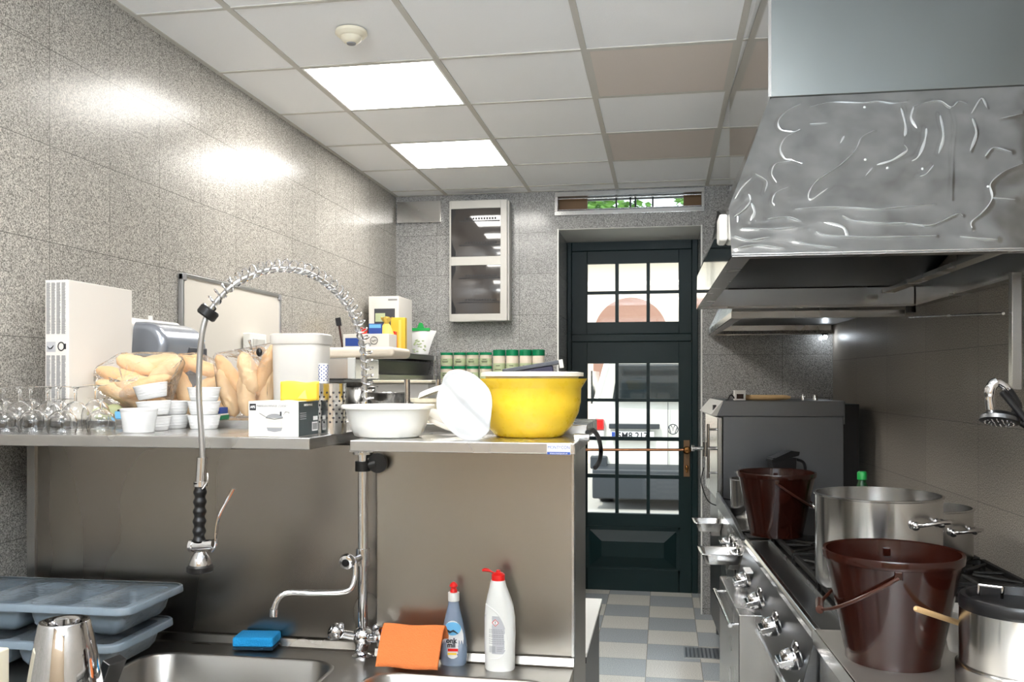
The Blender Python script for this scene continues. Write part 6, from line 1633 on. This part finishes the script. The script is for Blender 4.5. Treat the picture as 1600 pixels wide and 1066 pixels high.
for u, r_, lab in ((1256, 0.010, 'small chrome cap standing on the combi oven, left of the other'), (1275, 0.013, 'small chrome cap standing at the right end of the combi oven')):
    a = onoven(u, y=0.12)
    kb_ = thing('chrome_cap', lab, 'cap', tuple(a), 0, 'chrome caps on the oven')
    B().lathe([(0, 0), (r_, 0), (r_, 0.012), (r_ * 0.7, 0.03), (0, 0.031)], 16).build('cap_body', 'chrome', kb_)
# on the griddle: pan, wrapped dish, black coffee maker
pn_ = rthing('frying_pan', 'black handled frying pan at the oven end of the griddle', 'pan', XF + 0.20, y0g + 0.93, ZK - 0.003)
B().lathe([(0, 0), (0.07, 0), (0.09, 0.03), (0.086, 0.03), (0.068, 0.003), (0, 0.003)], 30).build('pan_bowl', 'iron', pn_)
B().tube([(-0.085, 0, 0.028), (-0.13, -0.01, 0.045), (-0.19, -0.03, 0.055)], [0.006, 0.008, 0.009], 8, flat=0.6).build('handle', 'black_plastic', pn_)
dsh = rthing('steel_dish', 'steel pot with crumpled clear film behind the far brown bucket', 'pot', XF + 0.34, y0g + 0.50, ZK - 0.003)
p_ = at(1175, 728, Y=4.45); dsh.location = (p_.x, 4.45, ZK - 0.003)
B().lathe([(0, 0), (0.095, 0), (0.10, 0.01), (0.105, 0.19), (0.112, 0.195), (0.10, 0.195), (0.096, 0.012), (0, 0.008)], 36).build('pot_body', 'steel_bright', dsh)
fb = B(); rr = random.Random(4)
for i in range(16):
    a = 2 * PI * i / 16; c1_ = Vector((0.05 * math.cos(a), 0.05 * math.sin(a), 0.19))
    fb.add([c1_, c1_ + Vector((rr.uniform(-.05, .05), rr.uniform(-.05, .05), rr.uniform(.02, .08))), c1_ + Vector((rr.uniform(-.06, .06), rr.uniform(-.06, .06), rr.uniform(0, .06))), Vector((rr.uniform(-.03, .03), rr.uniform(-.03, .03), 0.2))], [(0, 1, 2), (0, 2, 3)])
fb.build('crumpled_film', 'film', dsh, smooth=False)
cm = thing('black_jug', 'black plastic jug with a handle behind the far brown bucket', 'jug', (at(1213, 728, Y=4.72).x + 0.03, 4.72, ZK - 0.003), 0.2)
B().frus((-0.05, 0.05, -0.05, 0.05), (-0.065, 0.06, -0.05, 0.05), 0, 0.28).build('jug_body', 'black_plastic', cm, bevel=0.008)
B().prism([(-0.07, 0.25), (0.07, 0.29), (0.075, 0.31), (0.03, 0.315), (-0.07, 0.27)], -0.052, 0.052).build('jug_lid', 'black_plastic', cm, bevel=0.004)
B().tube(spline([(0.06, -0.03, 0.27), (0.10, -0.035, 0.25), (0.105, -0.035, 0.18), (0.06, -0.03, 0.14)], 6), 0.008, 8).build('handle', 'black_plastic', cm)

# ------------------------------------------------------------------ pots and buckets
def stockpot(name, label, x, y, z, r, h, ha):
    t = thing(name, label, 'pot', (x, y, z), 0)
    B().lathe([(0, 0), (r * 0.96, 0), (r, 0.012), (r, h - 0.006), (r + 0.005, h - 0.003), (r + 0.005, h), (r - 0.003, h + 0.001), (r - 0.004, 0.014), (r * 0.94, 0.004), (0, 0.004)], 64).build('pot_wall', 'steel_round', t)
    for a in (ha, ha + PI):
        T = Matrix.Rotation(a, 4, 'Z')
        q = B(); zz_ = h - 0.07
        q.tube([T @ Vector(p) for p in spline([(r, -0.055, zz_), (r + 0.028, -0.052, zz_ + 0.006), (r + 0.045, -0.03, zz_ + 0.012), (r + 0.048, 0, zz_ + 0.014), (r + 0.045, 0.03, zz_ + 0.012), (r + 0.028, 0.052, zz_ + 0.006), (r, 0.055, zz_)], 5)], 0.006, 10)
        for sy in (-0.055, 0.055): q.ball(T @ Vector((r, sy, zz_)), 0.014, 12, (0.5 if abs(math.cos(a)) > 0.7 else 1, 1, 1))
        q.build('pot_handle', 'chrome', t)
    return t
stockpot('stockpot', 'largest steel stockpot on the stove, behind the near brown bucket', at(1371, 800, Y=2.92).x, 2.92, ZK + 0.031, 0.186, 0.285, -0.95)
stockpot('stockpot', 'smaller steel pot by the right wall, half hidden behind the largest stockpot', at(1453, 800, Y=3.40).x - 0.01, 3.40, ZK + 0.031, 0.150, 0.185, -0.95)
def bucket(label, x, y, z, side):
    t = thing('bucket', label, 'bucket', (x, y, z), 0, 'brown plastic buckets')
    R1, R0, h = 0.158, 0.106, 0.262
    B().lathe([(0, 0.006), (R0 * 0.93, 0.006), (R0 * 0.94, 0), (R0, 0), (R0 * 1.005, 0.014), (R0 * 1.03, 0.022), (R1 * 0.965, h - 0.022), (R1, h - 0.020), (R1 * 1.01, h - 0.004), (R1, h), (R1 * 0.955, h - 0.002), (R1 * 0.935, h - 0.03), (R0 * 0.99, 0.012), (0, 0.010)], 56).build('bucket_wall', 'brown', t, angle=50)
    pts = []
    for i in range(17):
        a = PI * i / 16
        pts.append((side * (0.165 * math.sin(a)) * (1 if i else 1), -(R1 * 1.0) * math.cos(a), h - 0.035 - 0.115 * math.sin(a)))
    B().tube(pts, 0.0045, 8, flat=1.0).build('bail', 'brown_light', t)
    m_ = pts[8]
    B().tube([(m_[0], m_[1] - 0.045, m_[2] + 0.004), (m_[0], m_[1], m_[2] - 0.001), (m_[0], m_[1] + 0.045, m_[2] + 0.004)], 0.010, 10).build('bail_grip', 'brown_light', t)
    for sy in (-1, 1): B().box(-0.009, 0.009, min(sy * 0.140, sy * 0.1605), max(sy * 0.140, sy * 0.1605), h - 0.042, h - 0.02).build('ear', 'brown', t, bevel=0.003)
    return t
b1 = bucket('large dark brown plastic bucket nearest the camera, on the flat steel top', at(1394, 862, Y=2.25).x, 2.25, ZK + 0.0005, -1)
b1.rotation_euler.z = -0.15
b2 = bucket('dark brown plastic bucket further back, in front of the combi oven', at(1213, 755, Y=3.80).x, 3.80, ZK + 0.031, 1)
b2.rotation_euler.z = -0.1
gb = thing('green_bottle', 'green bottle standing by the wall behind the largest stockpot', 'bottle', (at(1347, 740, Y=3.80).x, 3.80, ZK + 0.031))
B().lathe([(0, 0), (0.034, 0), (0.036, 0.01), (0.036, 0.17), (0.018, 0.22), (0.014, 0.235), (0, 0.235)], 24).build('bottle_body', plain('green_bottle_plastic', (30, 84, 44), 0.15, trans=0.3), gb)
B().lathe([(0, 0.235), (0.019, 0.235), (0.019, 0.262), (0.015, 0.268), (0, 0.268)], 18).build('cap', 'green_bright', gb)
# two-part pot at the right edge
dp = thing('steam_pot', 'two-part steel pot with black collar, cut off by the right picture edge', 'pot', (at(1592, 1000, Y=2.06).x, 2.06, ZK + 0.0005))
r_ = 0.116
B().lathe([(0, 0), (r_ + 0.004, 0), (r_ + 0.008, 0.006), (r_ + 0.008, 0.052), (r_ + 0.002, 0.056), (0, 0.056)], 56).build('lower_pot', 'steel_round', dp)
B().lathe([(0, 0.0565), (r_, 0.0565), (r_ + 0.001, 0.06), (r_, 0.175), (0, 0.175)], 56).build('upper_pot', 'steel_round', dp)
B().lathe([(0, 0.1755), (r_ + 0.001, 0.1755), (r_ + 0.002, 0.195), (r_ - 0.002, 0.203), (r_ - 0.012, 0.203), (r_ - 0.016, 0.185), (0, 0.183)], 56).build('collar', 'black_plastic', dp)
b = B().rod((-0.08, 0.0, 0.203), (-0.08, 0.0, 0.228), 0.004).rod((-0.04, -0.02, 0.203), (-0.04, -0.02, 0.228), 0.004).rod((-0.08, 0, 0.226), (-0.04, -0.02, 0.226), 0.004)
b.build('lid_hinge', 'chrome', dp)
B().box(-0.012, 0.012, -r_ - 0.012, -r_ + 0.004, 0.155, 0.19).build('latch', 'steel', dp, bevel=0.003)
wt_ = thing('white_tub', 'white plastic tub with a wooden spoon in it, behind the steel two-part pot', 'tub', (0.74, 2.345, ZK + 0.0005))
B().lathe([(0, 0), (0.04, 0), (0.056, 0.095), (0.062, 0.097), (0.063, 0.104), (0.055, 0.104), (0.038, 0.004), (0, 0.004)], 30).build('tub_wall', 'milky', wt_)
sp1, sp2 = at(1430, 951, Y=2.045), Vector((0.755, 2.34, ZK + 0.06))
spn = thing('wooden_spoon', 'pale wooden spoon handle sticking out to the left in front of the near bucket', 'spoon', tuple(sp1))
d_ = at(1508, 977, Y=2.24) - sp1
B().tube([(0, 0, 0), d_ * 0.02, d_ * 0.5, d_ * 1.25], [0.004, 0.0065, 0.0065, 0.007], 12).build('spoon_handle', 'wood', spn)
B().ball(tuple(d_ * 1.32), 0.018, 14, (1, 0.6, 0.8)).build('spoon_bowl', 'wood', spn)

# ------------------------------------------------------------------ spray head and utensils at the right wall
Ys = 2.35
def Ls(u, v, y=Ys): return at(u, v, Y=y)
sh_ = thing('wall_shower', 'chrome spray head on a curved arm at the right edge above the pots', 'spray head', tuple(Ls(1560, 650)))
o_ = Vector(sh_.location)
wallp = Vector((1.10 + (YB - Ys) * RA - 0.004, Ys, CH - 0.30))
pth = spline([Ls(1548, 640) - o_, Ls(1546, 622) - o_, Ls(1549, 605) - o_, Ls(1558, 598) - o_, Ls(1572, 606) - o_, Ls(1590, 632) - o_, Ls(1612, 670) - o_, wallp - o_], 6)
B().tube(pth[:26], [0.011] * 8 + [0.0135] * 10 + [0.010] * 8, 14).build('bent_arm', 'chrome', sh_)
B().tube(pth[24:], 0.010, 10).build('wall_pipe', 'black_rubber', sh_)
T = Matrix.Translation(Ls(1562, 652) - o_) @ Matrix.Rotation(0.18, 4, 'Y') @ Matrix.Rotation(-0.25, 4, 'X')
B().lathe([(0, 0.012), (0.03, 0.010), (0.044, -0.002), (0.045, -0.012), (0.036, -0.014), (0, -0.014)], 32, T=T).build('spray_rose', 'steel_dark', sh_)
q = B()
for ring, n in ((0.012, 6), (0.022, 12), (0.032, 18)):
    for i in range(n):
        a = 2 * PI * i / n; q.ball((ring * math.cos(a), ring * math.sin(a), -0.015), 0.0022, 6, T=T)
tag(q.build('nozzles', 'chrome', sh_), kind='stuff')
B().rod(Ls(1566, 612, Ys - 0.03) - o_, Ls(1606, 660, Ys - 0.03) - o_, 0.0085).build('lever', 'black_plastic', sh_)

# floor drain
fd = thing('floor_drain', 'small square steel drain grate in the tiled floor', 'drain', tuple(at(1100, 1021, z=0.0005)), 0)
b = B().box(-0.115, 0.115, -0.105, -0.095, 0, 0.003).box(-0.115, 0.115, 0.095, 0.105, 0, 0.003)
b.box(-0.115, -0.105, -0.095, 0.095, 0, 0.003).box(0.105, 0.115, -0.095, 0.095, 0, 0.003)
for k in range(9): b.box(-0.095 + k * 0.0225, -0.083 + k * 0.0225, -0.095, 0.095, 0.0005, 0.0025)
b.build('grate', 'alu', fd)
B().box(-0.105, 0.105, -0.095, 0.095, 0.0, 0.0004)  .build('pit', 'grey_dark', fd, smooth=False)
